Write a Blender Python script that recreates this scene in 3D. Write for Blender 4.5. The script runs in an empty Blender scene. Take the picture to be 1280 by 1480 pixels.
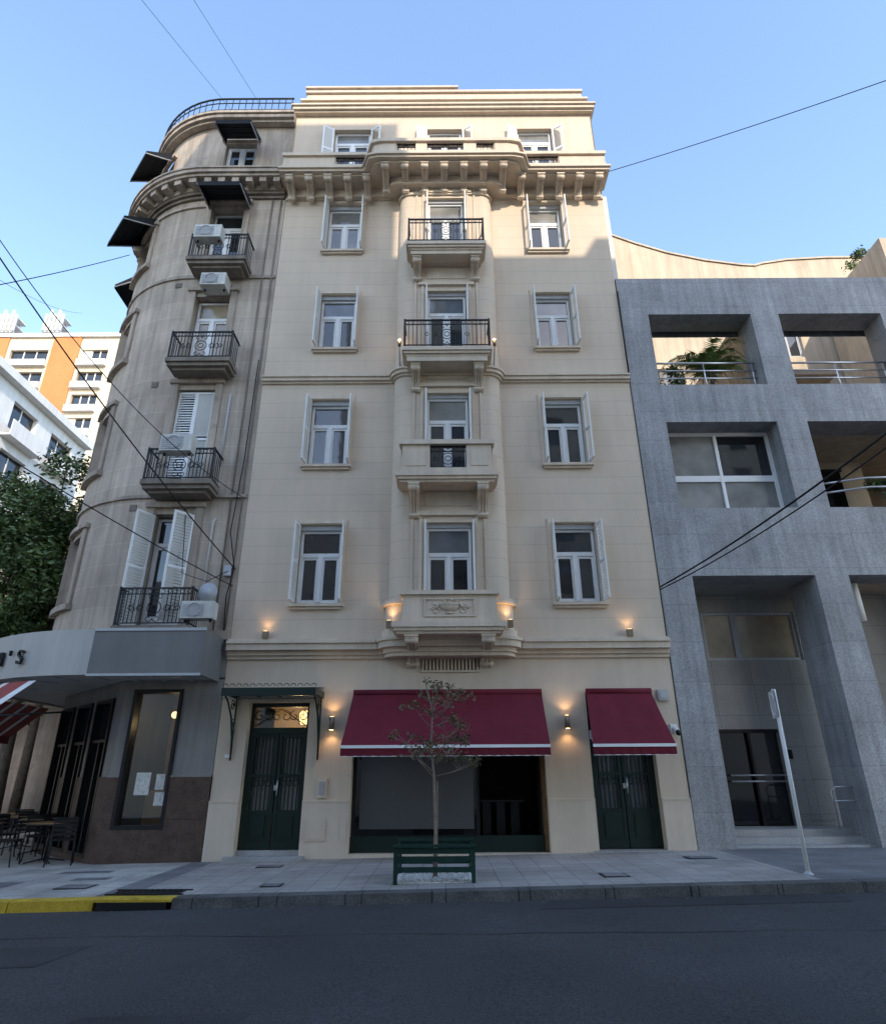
import bpy, math, random
from mathutils import Vector, Matrix
random.seed(7)
R=math.radians
scene=bpy.context.scene
# ------------------------------------------------------------------ materials
def nm(name):
    m=bpy.data.materials.new(name); m.use_nodes=True
    nt=m.node_tree; b=nt.nodes['Principled BSDF']
    return m,nt,b
class NT:
    def __init__(s,nt): s.nt=nt; s.l=nt.links
    def n(s,t,**k):
        x=s.nt.nodes.new(t)
        for a,v in k.items(): setattr(x,a,v)
        return x
    def math(s,op,a,b=None,clamp=False):
        x=s.n('ShaderNodeMath',operation=op); x.use_clamp=clamp
        for i,v in enumerate((a,b)):
            if v is None: continue
            if isinstance(v,(int,float)): x.inputs[i].default_value=v
            else: s.l.new(v,x.inputs[i])
        return x.outputs[0]
    def mix(s,f,a,b,bt='MIX'):
        x=s.n('ShaderNodeMix',data_type='RGBA',blend_type=bt)
        for i,v in ((0,f),(6,a),(7,b)):
            if isinstance(v,(int,float)): x.inputs[i].default_value=v
            elif isinstance(v,tuple): x.inputs[i].default_value=v+(1,)
            else: s.l.new(v,x.inputs[i])
        return x.outputs[2]
    def noise(s,co,scale,detail=4,rough=.55):
        x=s.n('ShaderNodeTexNoise'); x.inputs['Scale'].default_value=scale
        x.inputs['Detail'].default_value=detail; x.inputs['Roughness'].default_value=rough
        s.l.new(co,x.inputs['Vector']); return x.outputs['Fac']
    def mapr(s,v,a,b,c,d):
        x=s.n('ShaderNodeMapRange'); s.l.new(v,x.inputs[0])
        for i,q in enumerate((a,b,c,d)): x.inputs[i+1].default_value=q
        return x.outputs[0]
    def scalev(s,co,sc):
        x=s.n('ShaderNodeVectorMath',operation='MULTIPLY'); s.l.new(co,x.inputs[0]); x.inputs[1].default_value=sc
        return x.outputs[0]
def surf(name,col,rough=.8,var=.12,vscale=1.2,grain=.06,gscale=60,streak=0.,joint=None,jcol=.6,jx=None,jw=.02,bump=.15,block=0.,metal=0.,jy=None,spec=.3,off=0.,spots=0.):
    m,nt,b=nm(name); N=NT(nt)
    tc=N.n('ShaderNodeTexCoord').outputs['Object']
    big=N.noise(tc,vscale,5,.6); f=N.mapr(big,.3,.7,1-var,1+var)
    fine=N.noise(tc,gscale,3,.6); g=N.mapr(fine,.3,.7,1-grain,1+grain)
    val=N.math('MULTIPLY',f,g)
    if streak:
        sv=N.noise(N.scalev(tc,(3.0,3.0,.22)),1.6,5,.65)
        val=N.math('MULTIPLY',val,N.mapr(sv,.35,.72,1.0+streak*.3,1-streak))
    if spots:
        sn=N.noise(tc,3.3,6,.7); val=N.math('MULTIPLY',val,N.mapr(sn,.56,.68,1,1-spots))
    sep=N.n('ShaderNodeSeparateXYZ'); N.l.new(tc,sep.inputs[0])
    line=None
    def lines(ch,sp,o=0.):
        d=N.math('DIVIDE',N.math('ADD',sep.outputs[ch],o),sp); fr=N.math('FRACT',d)
        return N.math('LESS_THAN',fr,jw/sp), N.math('FLOOR',d)
    cells=[]
    for ch,sp in ((2,joint),(0,jx),(1,jy)):
        if sp:
            l,c=lines(ch,sp,off if ch==2 else 0); cells.append(c)
            line=l if line is None else N.math('MAXIMUM',line,l)
    if block and cells:
        cv=N.n('ShaderNodeCombineXYZ')
        for i,c in enumerate(cells): N.l.new(c,cv.inputs[i])
        wn=N.n('ShaderNodeTexWhiteNoise'); N.l.new(cv.outputs[0],wn.inputs[0])
        val=N.math('MULTIPLY',val,N.mapr(wn.outputs[0],0,1,1-block,1+block))
    if line is not None:
        val=N.math('MULTIPLY',val,N.mapr(line,0,1,1,jcol))
    base=N.n('ShaderNodeVectorMath',operation='SCALE'); base.inputs[0].default_value=col
    N.l.new(val,base.inputs['Scale']); N.l.new(base.outputs[0],b.inputs['Base Color'])
    b.inputs['Roughness'].default_value=rough; b.inputs['Metallic'].default_value=metal
    b.inputs['Specular IOR Level'].default_value=spec
    if bump:
        h=N.math('ADD',N.math('MULTIPLY',fine,.3),N.math('MULTIPLY',big,.2))
        if line is not None: h=N.math('SUBTRACT',h,N.math('MULTIPLY',line,1.2))
        bp=N.n('ShaderNodeBump'); bp.inputs['Strength'].default_value=bump; bp.inputs['Distance'].default_value=.02
        N.l.new(h,bp.inputs['Height']); N.l.new(bp.outputs[0],b.inputs['Normal'])
    return m
def glassm(name,col,rough=.04,wave=.02):
    m,nt,b=nm(name); N=NT(nt)
    tc=N.n('ShaderNodeTexCoord').outputs['Object']
    v=N.noise(tc,.9,3); c=N.mix(N.mapr(v,.35,.65,0,1),tuple(x*.6 for x in col),tuple(x*1.3 for x in col))
    N.l.new(c,b.inputs['Base Color']); b.inputs['Roughness'].default_value=rough
    b.inputs['Specular IOR Level'].default_value=.8
    bp=N.n('ShaderNodeBump'); bp.inputs['Strength'].default_value=wave; bp.inputs['Distance'].default_value=.05
    N.l.new(N.noise(tc,2.2,2),bp.inputs['Height']); N.l.new(bp.outputs[0],b.inputs['Normal'])
    return m
def clearglass(name,tint=(.75,.8,.78)):
    m,nt,b=nm(name); N=NT(nt); nt.nodes.remove(b)
    tr=N.n('ShaderNodeBsdfTransparent'); tr.inputs[0].default_value=tint+(1,)
    gl=N.n('ShaderNodeBsdfGlossy'); gl.inputs['Roughness'].default_value=.02
    fr=N.n('ShaderNodeFresnel'); fr.inputs[0].default_value=1.6
    mx=N.n('ShaderNodeMixShader'); f=N.math('ADD',fr.outputs[0],.1,True)
    N.l.new(f,mx.inputs[0]); N.l.new(tr.outputs[0],mx.inputs[1]); N.l.new(gl.outputs[0],mx.inputs[2])
    N.l.new(mx.outputs[0],nt.nodes['Material Output'].inputs[0]); return m
def emis(name,col,st):
    m,nt,b=nm(name); b.inputs['Base Color'].default_value=col+(1,)
    b.inputs['Emission Color'].default_value=col+(1,); b.inputs['Emission Strength'].default_value=st; return m
def leafm(name,c1,c2,sc=1.5):
    m,nt,b=nm(name); N=NT(nt)
    tc=N.n('ShaderNodeTexCoord').outputs['Object']
    v=N.noise(tc,sc,3); v2=N.noise(tc,18,2)
    f=N.math('ADD',N.math('MULTIPLY',v,.6),N.math('MULTIPLY',v2,.4))
    N.l.new(N.mix(N.mapr(f,.38,.62,0,1),c1,c2),b.inputs['Base Color']); b.inputs['Roughness'].default_value=.55
    return m
CREAM=(.585,.475,.365)
m_wall=surf('cream_render_coursed',CREAM,.85,.05,.8,.09,90,.06,joint=.445,jcol=.84,jw=.018,bump=.14,off=.03)
m_cream=surf('cream_render',CREAM,.85,.06,.9,.08,90,.07,bump=.12)
m_trim=surf('cream_trim',(.59,.485,.375),.8,.08,1.5,.05,80,.14,bump=.1)
m_dado=surf('cream_dado',(.60,.495,.39),.8,.07,1.5,.05,80,.08,bump=.1)
m_white=surf('white_paint',(.74,.73,.71),.5,.04,2,.02,60,bump=.03)
m_shut=surf('shutter_paint',(.66,.64,.61),.6,.06,2,.03,60,bump=.03)
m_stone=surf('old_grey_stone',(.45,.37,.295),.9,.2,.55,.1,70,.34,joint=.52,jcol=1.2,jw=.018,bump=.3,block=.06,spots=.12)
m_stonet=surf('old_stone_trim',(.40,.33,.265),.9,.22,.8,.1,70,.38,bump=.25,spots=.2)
m_stonedark=surf('old_stone_dark',(.21,.175,.14),.9,.25,1.2,.1,70,.3,bump=.25)  # darker tone of the old stone trim
m_gran=surf('grey_granite_cladding',(.29,.283,.285),.6,.20,.9,.28,34,.32,joint=.86,jcol=.72,jx=1.22,jw=.014,bump=.1,block=.06,spec=.4,spots=.14)
m_gran2=surf('grey_granite_recess',(.30,.285,.265),.55,.1,1.2,.25,40,.1,joint=.72,jcol=.6,jx=.95,jw=.012,bump=.08,block=.06,spec=.4)
m_beige=surf('beige_render',(.52,.42,.31),.85,.14,.5,.05,70,.25,bump=.12,spots=.08)
m_brown=surf('brown_granite',(.085,.056,.042),.55,.25,5,.35,45,.15,joint=.8,jcol=.5,jw=.01,bump=.05,spec=.2)
m_pier=surf('grey_pier_render',(.24,.225,.21),.8,.12,1.2,.06,60,.2,bump=.15)
m_canopy=surf('canopy_panel',(.17,.163,.16),.55,.07,.8,.05,60,.14,bump=.05)
m_canopyl=surf('canopy_panel_light',(.42,.40,.37),.55,.07,.8,.05,60,.14,bump=.05)
m_iron=surf('wrought_iron',(.016,.016,.018),.5,.2,3,.1,60,bump=.05)
m_green=surf('dark_green_iron',(.006,.018,.014),.4,.15,3,.1,60,bump=.03,spec=.4)
m_greend=surf('green_bench_paint',(.010,.036,.028),.5,.25,4,.15,60,.1,bump=.03)
m_black=surf('black_metal',(.012,.012,.013),.45,.1,3,.1,60,bump=.03)
m_blackfab=surf('black_awning_fabric',(.012,.013,.016),.85,.15,3,.1,90,bump=.08)
m_red=surf('burgundy_awning_fabric',(.125,.009,.020),.8,.12,1.6,.1,120,.16,bump=.1)
m_pink=surf('faded_red_fabric',(.30,.07,.06),.85,.15,2,.08,100,.2,bump=.05)
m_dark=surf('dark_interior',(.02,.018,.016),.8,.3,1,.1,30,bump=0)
m_glass=glassm('window_glass',(.026,.028,.031))
m_glassc=glassm('glass_curtain_and_reflection',(.22,.215,.20),.10)  # pale glass: curtains in some windows, painted-in reflections in others
m_glasss=glassm('window_glass_pale',(.12,.13,.14),.05)
m_glassb=glassm('beige_curtained_glass',(.36,.29,.20),.15)
m_glassk=glassm('shop_glass_dark',(.008,.008,.009),.05)
m_greyrefl=surf('grey_reflection_sheet',(.075,.075,.077),.4,.1,.8,.04,60,bump=0,spec=.6)  # grey colour stands in for the reflection on the shop glass
m_clear=clearglass('clear_glass')
m_chrome=surf('steel',(.55,.55,.56),.3,.05,4,.03,60,bump=0,metal=.8)
m_greym=surf('grey_painted_metal',(.42,.42,.43),.5,.08,4,.04,60,bump=.02)
m_ac=surf('ac_plastic',(.55,.53,.48),.6,.12,4,.05,60,.2,bump=.02)
m_asph=surf('asphalt',(.051,.050,.051),.88,.24,.35,.55,48,bump=.6,spec=.35,spots=.12)
m_asphp=surf('asphalt_patch',(.042,.041,.042),.9,.2,1,.45,60,bump=.45)
m_pav=surf('pavement_tiles',(.33,.30,.27),.85,.22,.7,.15,45,bump=.3,jx=.4,jy=.4,jw=.014,jcol=.55,block=.08,spots=.22)
m_pavl=surf('pavement_tiles_light',(.40,.37,.33),.85,.24,.8,.15,45,bump=.3,jx=.6,jy=.6,jw=.014,jcol=.5,block=.14,spots=.25)
m_pavd=surf('pavement_granite',(.18,.172,.17),.8,.2,.8,.22,45,bump=.3,jx=.8,jy=.4,jw=.012,jcol=.6,block=.12,spots=.15)
m_kerb=surf('granite_kerb',(.105,.10,.095),.85,.35,2.2,.3,40,bump=.5,jx=1.15,jw=.02,jcol=.4,spots=.3)
m_yel=surf('yellow_kerb_paint',(.50,.33,.03),.75,.25,3,.2,40,bump=.3,spots=.5)
m_gravel=surf('white_gravel',(.6,.58,.54),.9,.3,25,.4,60,bump=.8)
m_ground=surf('ground_soil',(.08,.078,.072),.95,.2,.3,.2,20,bump=.2)
m_bark=surf('bark',(.13,.10,.075),.95,.3,6,.25,40,.3,bump=.6)
m_barkl=surf('young_bark',(.22,.17,.13),.9,.25,9,.2,60,bump=.4)
m_leaf=leafm('tree_leaves',(.03,.06,.017),(.11,.17,.045))
m_leafs=leafm('sapling_leaves',(.06,.07,.025),(.15,.10,.05),6)
m_palm=leafm('palm_leaves',(.06,.12,.025),(.20,.28,.07),5)
m_cable=surf('cable_rubber',(.012,.012,.014),.7,.1,2,.05,20,bump=0)
m_warm=emis('warm_lamp',(1,.62,.25),14)
m_warm2=emis('warm_window_light',(1,.6,.25),5)
m_farw=surf('far_white_render',(.68,.66,.63),.85,.1,.3,.03,20,.14,bump=0)
m_farb=surf('far_cream_render',(.56,.48,.37),.85,.1,.3,.03,20,.12,bump=0)
m_brick=surf('far_orange_brick',(.46,.19,.07),.85,.12,.3,.1,8,bump=0)
m_op=surf('opposite_facade',(.58,.52,.45),.85,.1,.4,.05,40,.15,bump=0)
m_roof=surf('roof_grey',(.2,.19,.18),.9,.15,.5,.1,30,bump=0)
m_steps=surf('step_granite',(.34,.33,.32),.7,.12,2,.2,40,bump=.1)
m_bronze=surf('lamp_bronze',(.26,.20,.14),.4,.1,5,.05,60,bump=0,metal=.5)
m_paper=surf('paper',(.6,.59,.56),.8,.2,14,.35,50,bump=0)
m_wood=surf('warm_wood',(.20,.11,.05),.5,.3,3,.15,30,bump=.05)
m_rubber=surf('tyre_rubber',(.02,.02,.02),.8,.1,3,.1,30,bump=0)
m_car1=surf('car_paint_blue',(.03,.06,.12),.25,.05,3,.02,30,bump=0,spec=.6)
m_car2=surf('car_paint_dark',(.03,.03,.035),.25,.05,3,.02,30,bump=0,spec=.6)
m_terra=surf('terracotta_panel',(.30,.22,.17),.85,.12,2,.05,60,bump=.05)
# ------------------------------------------------------------------ builder
def empty(name):
    e=bpy.data.objects.new(name,None); scene.collection.objects.link(e); e.empty_display_size=.3; return e
class P:
    def __init__(s,name,parent=None):
        s.name=name; s.par=parent; s.v=[]; s.f=[]; s.mi=[]; s.sm=[]; s.mats=[]; s.xf=None
    def m(s,mat):
        if mat not in s.mats: s.mats.append(mat)
        return s.mats.index(mat)
    def add(s,vs,fs,mat,smooth=False,xf=None):
        xf=xf or s.xf; b=len(s.v)
        s.v+= [tuple(xf(*q)) for q in vs] if xf else [tuple(q) for q in vs]
        k=s.m(mat)
        for f in fs: s.f.append([i+b for i in f]); s.mi.append(k); s.sm.append(smooth)
    def quad(s,a,b,c,d,mat,xf=None): s.add([a,b,c,d],[(0,1,2,3)],mat,False,xf)
    def box(s,x0,x1,y0,y1,z0,z1,mat,xf=None,seg=1):
        if x0>x1:x0,x1=x1,x0
        vs=[];fs=[]
        for i in range(seg+1):
            x=x0+(x1-x0)*i/seg; vs+=[(x,y0,z0),(x,y1,z0),(x,y1,z1),(x,y0,z1)]
        for i in range(seg):
            a=i*4
            for j in range(4): fs.append((a+j,a+(j+1)%4,a+4+(j+1)%4,a+4+j))
        fs.append((0,3,2,1)); a=seg*4; fs.append((a,a+1,a+2,a+3))
        s.add(vs,fs,mat,False,xf)
    def prism(s,out,z0,z1,mat,xf=None,smooth=False):
        n=len(out); vs=[(x,y,z0) for x,y in out]+[(x,y,z1) for x,y in out]
        s.add(vs,[(i,(i+1)%n,n+(i+1)%n,n+i) for i in range(n)],mat,smooth,xf)
        s.add(vs,[tuple(range(n-1,-1,-1)),tuple(range(n,2*n))],mat,False,xf)
    def prismx(s,prof,x0,x1,mat,xf=None):
        n=len(prof); vs=[(x0,y,z) for y,z in prof]+[(x1,y,z) for y,z in prof]
        fs=[(i,(i+1)%n,n+(i+1)%n,n+i) for i in range(n)]+[tuple(range(n-1,-1,-1)),tuple(range(n,2*n))]
        s.add(vs,fs,mat,False,xf)
    def tube(s,pts,r,mat,n=6,xf=None,closed=False,r2=None):
        pts=[Vector(p) for p in pts]; vs=[];fs=[];N=len(pts); up=Vector((.13,.21,1)).normalized()
        for i,p in enumerate(pts):
            if closed: t=pts[(i+1)%N]-pts[i-1]
            else: t=pts[min(i+1,N-1)]-pts[max(i-1,0)]
            t=t.normalized() if t.length>1e-9 else Vector((0,0,1))
            a=t.cross(up)
            if a.length<.05: a=t.cross(Vector((1,0,0)))
            a.normalize(); b=t.cross(a)
            rr=r if r2 is None else r+(r2-r)*i/max(N-1,1)
            for k in range(n):
                th=2*math.pi*k/n; vs.append(p+a*rr*math.cos(th)+b*rr*math.sin(th))
        for i in range(N if closed else N-1):
            for k in range(n):
                fs.append((i*n+k,i*n+(k+1)%n,((i+1)%N)*n+(k+1)%n,((i+1)%N)*n+k))
        if not closed: fs+= [tuple(range(n-1,-1,-1)),tuple(range((N-1)*n,N*n))]
        s.add([tuple(v) for v in vs],fs,mat,n>4,xf)
    def lathe(s,prof,c,mat,n=14,ys=1.,xf=None):
        vs=[];fs=[];M=len(prof)
        for r,z in prof:
            for k in range(n):
                t=2*math.pi*k/n; vs.append((c[0]+r*math.cos(t),c[1]+r*math.sin(t)*ys,c[2]+z))
        for i in range(M-1):
            for k in range(n): fs.append((i*n+k,i*n+(k+1)%n,(i+1)*n+(k+1)%n,(i+1)*n+k))
        fs+=[tuple(range(n-1,-1,-1)),tuple(range((M-1)*n,M*n))]
        s.add(vs,fs,mat,True,xf)
    def ball(s,c,r,mat,n=8,xf=None,sy=1.):
        pr=[(max(r*math.sin(math.pi*i/6),.0005),-r*math.cos(math.pi*i/6)) for i in range(7)]
        s.lathe(pr,c,mat,n,sy,xf)
    def wall(s,x0,x1,z0,z1,holes,y,dep,mat,mr=None,xf=None,dx=None,rev=True):
        xs={x0,x1}; zs={z0,z1}
        for h in holes: xs|={h[0],h[1]}; zs|={h[2],h[3]}
        if dx:
            n=int((x1-x0)/dx)
            for i in range(n+1): xs.add(x0+(x1-x0)*i/max(n,1))
        xs=sorted(x for x in xs if x0-1e-6<=x<=x1+1e-6); zs=sorted(z for z in zs if z0-1e-6<=z<=z1+1e-6)
        for i in range(len(xs)-1):
            for j in range(len(zs)-1):
                cx=(xs[i]+xs[i+1])/2; cz=(zs[j]+zs[j+1])/2
                if any(h[0]<cx<h[1] and h[2]<cz<h[3] for h in holes): continue
                s.quad((xs[i],y,zs[j]),(xs[i+1],y,zs[j]),(xs[i+1],y,zs[j+1]),(xs[i],y,zs[j+1]),mat,xf)
        if rev:
            mr=mr or mat
            for h in holes:
                a,b,c,d=h[:4]
                s.quad((a,y,c),(a,y+dep,c),(a,y+dep,d),(a,y,d),mr,xf)
                s.quad((b,y,c),(b,y+dep,c),(b,y+dep,d),(b,y,d),mr,xf)
                s.quad((a,y,d),(b,y,d),(b,y+dep,d),(a,y+dep,d),mr,xf)
                s.quad((a,y,c),(b,y,c),(b,y+dep,c),(a,y+dep,c),mr,xf)
    def done(s):
        me=bpy.data.meshes.new(s.name); me.from_pydata(s.v,[],s.f)
        for m in s.mats: me.materials.append(m)
        me.polygons.foreach_set('material_index',s.mi); me.polygons.foreach_set('use_smooth',s.sm)
        me.update()
        o=bpy.data.objects.new(s.name,me); scene.collection.objects.link(o)
        if s.par: o.parent=s.par
        return o
def circ(cx,cz,r,y,n=14,a0=0,a1=360):
    return [(cx+r*math.cos(R(a0+(a1-a0)*i/n)),y,cz+r*math.sin(R(a0+(a1-a0)*i/n))) for i in range(n+1)]
def spiral(cx,cz,r0,r1,a0,a1,y,n=14):
    return [(cx+(r0+(r1-r0)*i/n)*math.cos(R(a0+(a1-a0)*i/n)),y,cz+(r0+(r1-r0)*i/n)*math.sin(R(a0+(a1-a0)*i/n))) for i in range(n+1)]
# ---- shared architectural parts
def window(F,G,x0,x1,z0,z1,y,mf,mg,tr=.68,mull=True,fw=.06,xf=None,panel=0.,mg2=None):
    y1=y+.07
    F.box(x0,x0+fw,y,y1,z0,z1,mf,xf); F.box(x1-fw,x1,y,y1,z0,z1,mf,xf)
    F.box(x0+fw,x1-fw,y,y1,z1-fw,z1,mf,xf); F.box(x0+fw,x1-fw,y,y1,z0,z0+fw+panel,mf,xf)
    zt=z0+(z1-z0)*tr
    if tr<1: F.box(x0+fw,x1-fw,y-.012,y1,zt-.05,zt+.05,mf,xf)
    else: zt=z1
    if mull:
        xc=(x0+x1)/2; F.box(xc-.055,xc+.055,y-.02,y1,z0+fw+panel,zt-.05,mf,xf)
        for a,b in ((x0+fw,xc-.055),(xc+.055,x1-fw)):
            F.box(a,a+.045,y+.012,y1-.01,z0+fw+panel,zt-.05,mf,xf); F.box(b-.045,b,y+.012,y1-.01,z0+fw+panel,zt-.05,mf,xf)
            F.box(a+.045,b-.045,y+.012,y1-.01,z0+fw+panel,z0+fw+panel+.06,mf,xf)
            F.box(a+.045,b-.045,y+.012,y1-.01,zt-.11,zt-.05,mf,xf)
    G.quad((x0,y+.045,z0),(x1,y+.045,z0),(x1,y+.045,zt),(x0,y+.045,zt),mg,xf)
    if tr<1: G.quad((x0,y+.045,zt),(x1,y+.045,zt),(x1,y+.045,z1),(x0,y+.045,z1),mg2 or mg,xf)
def shutter(S,hx,hy,z0,z1,w,ang,mat,xf0=None,sp=.075):
    c,s_=math.cos(R(ang)),math.sin(R(ang))
    def xf(x,y,z):
        q=(hx+x*c-y*s_,hy+x*s_+y*c,z)
        return xf0(*q) if xf0 else q
    t=.035; f=.05
    S.box(0,f,0,t,z0,z1,mat,xf); S.box(w-f,w,0,t,z0,z1,mat,xf)
    zm=(z0+z1)/2
    for a,b in ((z0,z0+.08),(zm-.035,zm+.035),(z1-.06,z1)): S.box(f,w-f,0,t,a,b,mat,xf)
    z=z0+.1
    while z<z1-.08:
        if abs(z-zm)>.05: S.quad((f,.002,z),(w-f,.002,z),(w-f,t-.002,z+.055),(f,t-.002,z+.055),mat,xf)
        z+=sp
def railing(I,x0,x1,z0,z1,y,yb,mat,xf=None,sp=.105,motif=1):
    I.box(x0,x1,y-.02,y+.02,z1-.035,z1,mat,xf); I.box(x0,x1,y-.012,y+.012,z0+.05,z0+.075,mat,xf)
    I.box(x0,x1,y-.012,y+.012,z1-.16,z1-.14,mat,xf)
    for x in (x0,x1):
        if yb is not None:
            I.box(x-.02,x+.02,y,yb,z1-.035,z1,mat,xf); I.box(x-.012,x+.012,y,yb,z0+.05,z0+.075,mat,xf)
            n=max(1,int((yb-y)/.11))
            for i in range(1,n): 
                yy=y+(yb-y)*i/n; I.box(x-.008,x+.008,yy-.008,yy+.008,z0+.05,z1,mat,xf)
        I.box(x-.02,x+.02,y-.02,y+.02,z0,z1+.02,mat,xf)
    n=max(2,int((x1-x0)/sp)); xc=(x0+x1)/2; h=z1-z0
    for i in range(1,n):
        x=x0+(x1-x0)*i/n
        if motif and abs(x-xc)<.19: continue
        I.box(x-.008,x+.008,y-.008,y+.008,z0+.06,z1-.02,mat,xf)
    if motif:
        zc=z0+h*.47
        I.tube(circ(xc,zc,.15,y,16),.011,mat,5,xf); I.tube(circ(xc,zc,.07,y,10),.010,mat,5,xf)
        for sx in (-1,1):
            I.tube(spiral(xc+sx*.09,zc+.24,.09,.02,0 if sx<0 else 180,(330 if sx<0 else -150),y),.009,mat,5,xf)
            I.tube(spiral(xc+sx*.09,zc-.24,.09,.02,0 if sx<0 else 180,(-330 if sx<0 else 510),y),.009,mat,5,xf)
            for q in (.3,.52):
                if xc+sx*q-.06>x0 and xc+sx*q+.06<x1:
                    I.tube(circ(xc+sx*q,zc,.05,y,8),.009,mat,5,xf)
        k=max(2,int((x1-x0)/.14))
        for i in range(k): I.tube(circ(x0+(x1-x0)*(i+.5)/k,z1-.09,.045,y,8),.007,mat,4,xf)
def corbel(C,xc,w,yw,yf,z0,z1,mat,xf=None):
    pr=[(yw,z0)]
    n=10
    for i in range(n+1):
        t=i/n
        pr.append((yw-.06-(yw-yf-.06)*(t**1.7),z0+(z1-z0)*(t**.75)*.86+.05*math.sin(t*math.pi*2)*(z1-z0)))
    pr+=[(yf,z1),(yw,z1)]
    C.prismx(pr,xc-w/2,xc+w/2,mat,xf)
    C.box(xc-w/2-.02,xc+w/2+.02,yf-.02,yw,z1-.05,z1,mat,xf)
    def roll(cy,cz,r):
        C.tube([(xc-w/2-.012,cy,cz),(xc+w/2+.012,cy,cz)],r,mat,8,xf)
    roll(yf+.07,z1-.12,.07); roll(yw-.06,z0+.07,.05)
    for k in (-1,0,1):
        C.tube([(xc+k*w*.28,yw-.07-(yw-yf-.06)*((i/6)**1.7),z0+(z1-z0)*((i/6)**.75)*.86+.05*math.sin(i/6*math.pi*2)*(z1-z0)-.005) for i in range(7)],.018,mat,5,xf)
def gz(x): return .0155*max(-16,min(16,x))
# =================================================================== GROUND
gx=[-900,-300,-100,-40,-16,-8,0,8,16,40,100,300,900]
p=P('ground')
for i in range(len(gx)-1):
    a,b=gx[i],gx[i+1]
    p.quad((a,-900,gz(a)-.06),(b,-900,gz(b)-.06),(b,900,gz(b)-.06),(a,900,gz(a)-.06),m_ground)
p.done()
p=P('road')
xs=[-120,-40,-16,-8,0,8,16,40,120]
for i in range(len(xs)-1):
    a,b=xs[i],xs[i+1]
    p.quad((a,-12,gz(a)),(b,-12,gz(b)),(b,-4.15,gz(b)),(a,-4.15,gz(a)),m_asph)
p.quad((-22,-4.15,gz(-22)),(-14.2,-4.15,gz(-14.2)),(-14.2,120,gz(-14.2)),(-22,120,gz(-22)),m_asph)
for (a,b,c,d) in ((-5.6,-3.9,-6.9,-6.1),(1.2,5.2,-4.75,-4.17),(-2.9,-1.6,-8.9,-8.3),):
    p.quad((a,c,gz(a)+.004),(b,c,gz(b)+.004),(b+.15,d,gz(b)+.004),(a+.2,d,gz(a)+.004),m_asphp)
rc=random.Random(5)
for (x0,y0,dx,dy,n) in ((-7,-5.6,.5,-.03,24),):
    x,y=x0,y0
    for i in range(n):
        nx=x+dx; ny=y+dy+rc.uniform(-.05,.05); w=rc.uniform(.004,.010)
        p.quad((x,y-w,gz(x)+.005),(nx,ny-w,gz(nx)+.005),(nx,ny+w,gz(nx)+.005),(x,y+w,gz(x)+.005),m_asphp); x,y=nx,ny
p.done()
p=P('pavement')
def pav(x0,x1,y0,y1,zo,mat):
    p.quad((x0,y0,gz(x0)+zo),(x1,y0,gz(x1)+zo),(x1,y1,gz(x1)+zo),(x0,y1,gz(x0)+zo),mat)
pav(-4.9,5.35,-3.85,.6,.12,m_pav)
pav(-13.9,-4.9,-3.85,.6,.12,m_pavl); pav(-13.9,-10.0,.6,60,.12,m_pavl); pav(-10.0,-4.9,.6,4,.12,m_pavl)
pav(5.35,60,-3.85,2.5,.12,m_pavd)
pav(-40,60,-16.4,-12.2,.12,m_pav)
pav(-24.2,-22.3,-3,80,.12,m_pav)
for (a,b,c,d,m) in ((-4.95,-4.5,-3.8,-.1,m_pavd),(-7.6,-6.9,-3.4,-2.2,m_pavd),(-6.2,-5.6,-2.2,-1.9,m_pavd),(-6.9,-6.0,-1.3,-1.05,m_pavd)):
    p.quad((a,c,gz(a)+.124),(b,c,gz(b)+.124),(b,d,gz(b)+.124),(a,d,gz(a)+.124),m)
p.done()
# fallen leaves, gum spots and litter on the pavement
lt=P('pavement_litter'); rl=random.Random(11)
for i in range(150):
    x=rl.uniform(-7,7); y=rl.uniform(-3.8,-.2); z=gz(x)+.129; s_=rl.uniform(.008,.028); a=rl.uniform(0,6.28)
    lt.add([(x+s_*math.cos(a+k*1.57)*(1 if k%2 else .55),y+s_*math.sin(a+k*1.57)*(1 if k%2 else .55),z) for k in range(4)],[(0,1,2,3)],m_barkl if i%3 else m_pavd)
for i in range(70):
    x=rl.uniform(-6,7); y=-4.18-abs(rl.gauss(0,.08)); z=gz(x)+.007; s_=rl.uniform(.01,.03); a=rl.uniform(0,6.28)
    lt.add([(x+s_*math.cos(a+k*1.57),y+s_*math.sin(a+k*1.57)*.6,z) for k in range(4)],[(0,1,2,3)],m_barkl)
lt.done()
p=P('kerb')
def kerb(x0,x1,mat,y0=-4.16,y1=-3.85,dz=.126):
    n=max(1,int((x1-x0)/1.15))
    for i in range(n):
        a=x0+(x1-x0)*i/n; b=x0+(x1-x0)*(i+1)/n
        j=random.uniform(-.012,.012)
        p.add([(a+.006,y0+j,-.3),(b-.006,y0+j,-.3),(b-.006,y1,-.3),(a+.006,y1,-.3),
               (a+.006,y0+j+.02,gz(a)+dz),(b-.006,y0+j+.02,gz(b)+dz),(b-.006,y1,gz(b)+dz),(a+.006,y1,gz(a)+dz)],
              [(0,1,5,4),(1,2,6,5),(3,0,4,7),(4,5,6,7),(2,3,7,6)],mat)
kerb(-14.1,-4.78,m_yel); kerb(-3.72,6.9,m_kerb); kerb(6.9,9.2,m_yel); kerb(9.2,60,m_kerb)
p.box(-4.78,-3.72,-4.17,-3.85,.03,gz(-4.2)+.125,m_yel)
p.box(-4.72,-3.78,-4.19,-4.16,-.09,.028,m_black)
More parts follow.
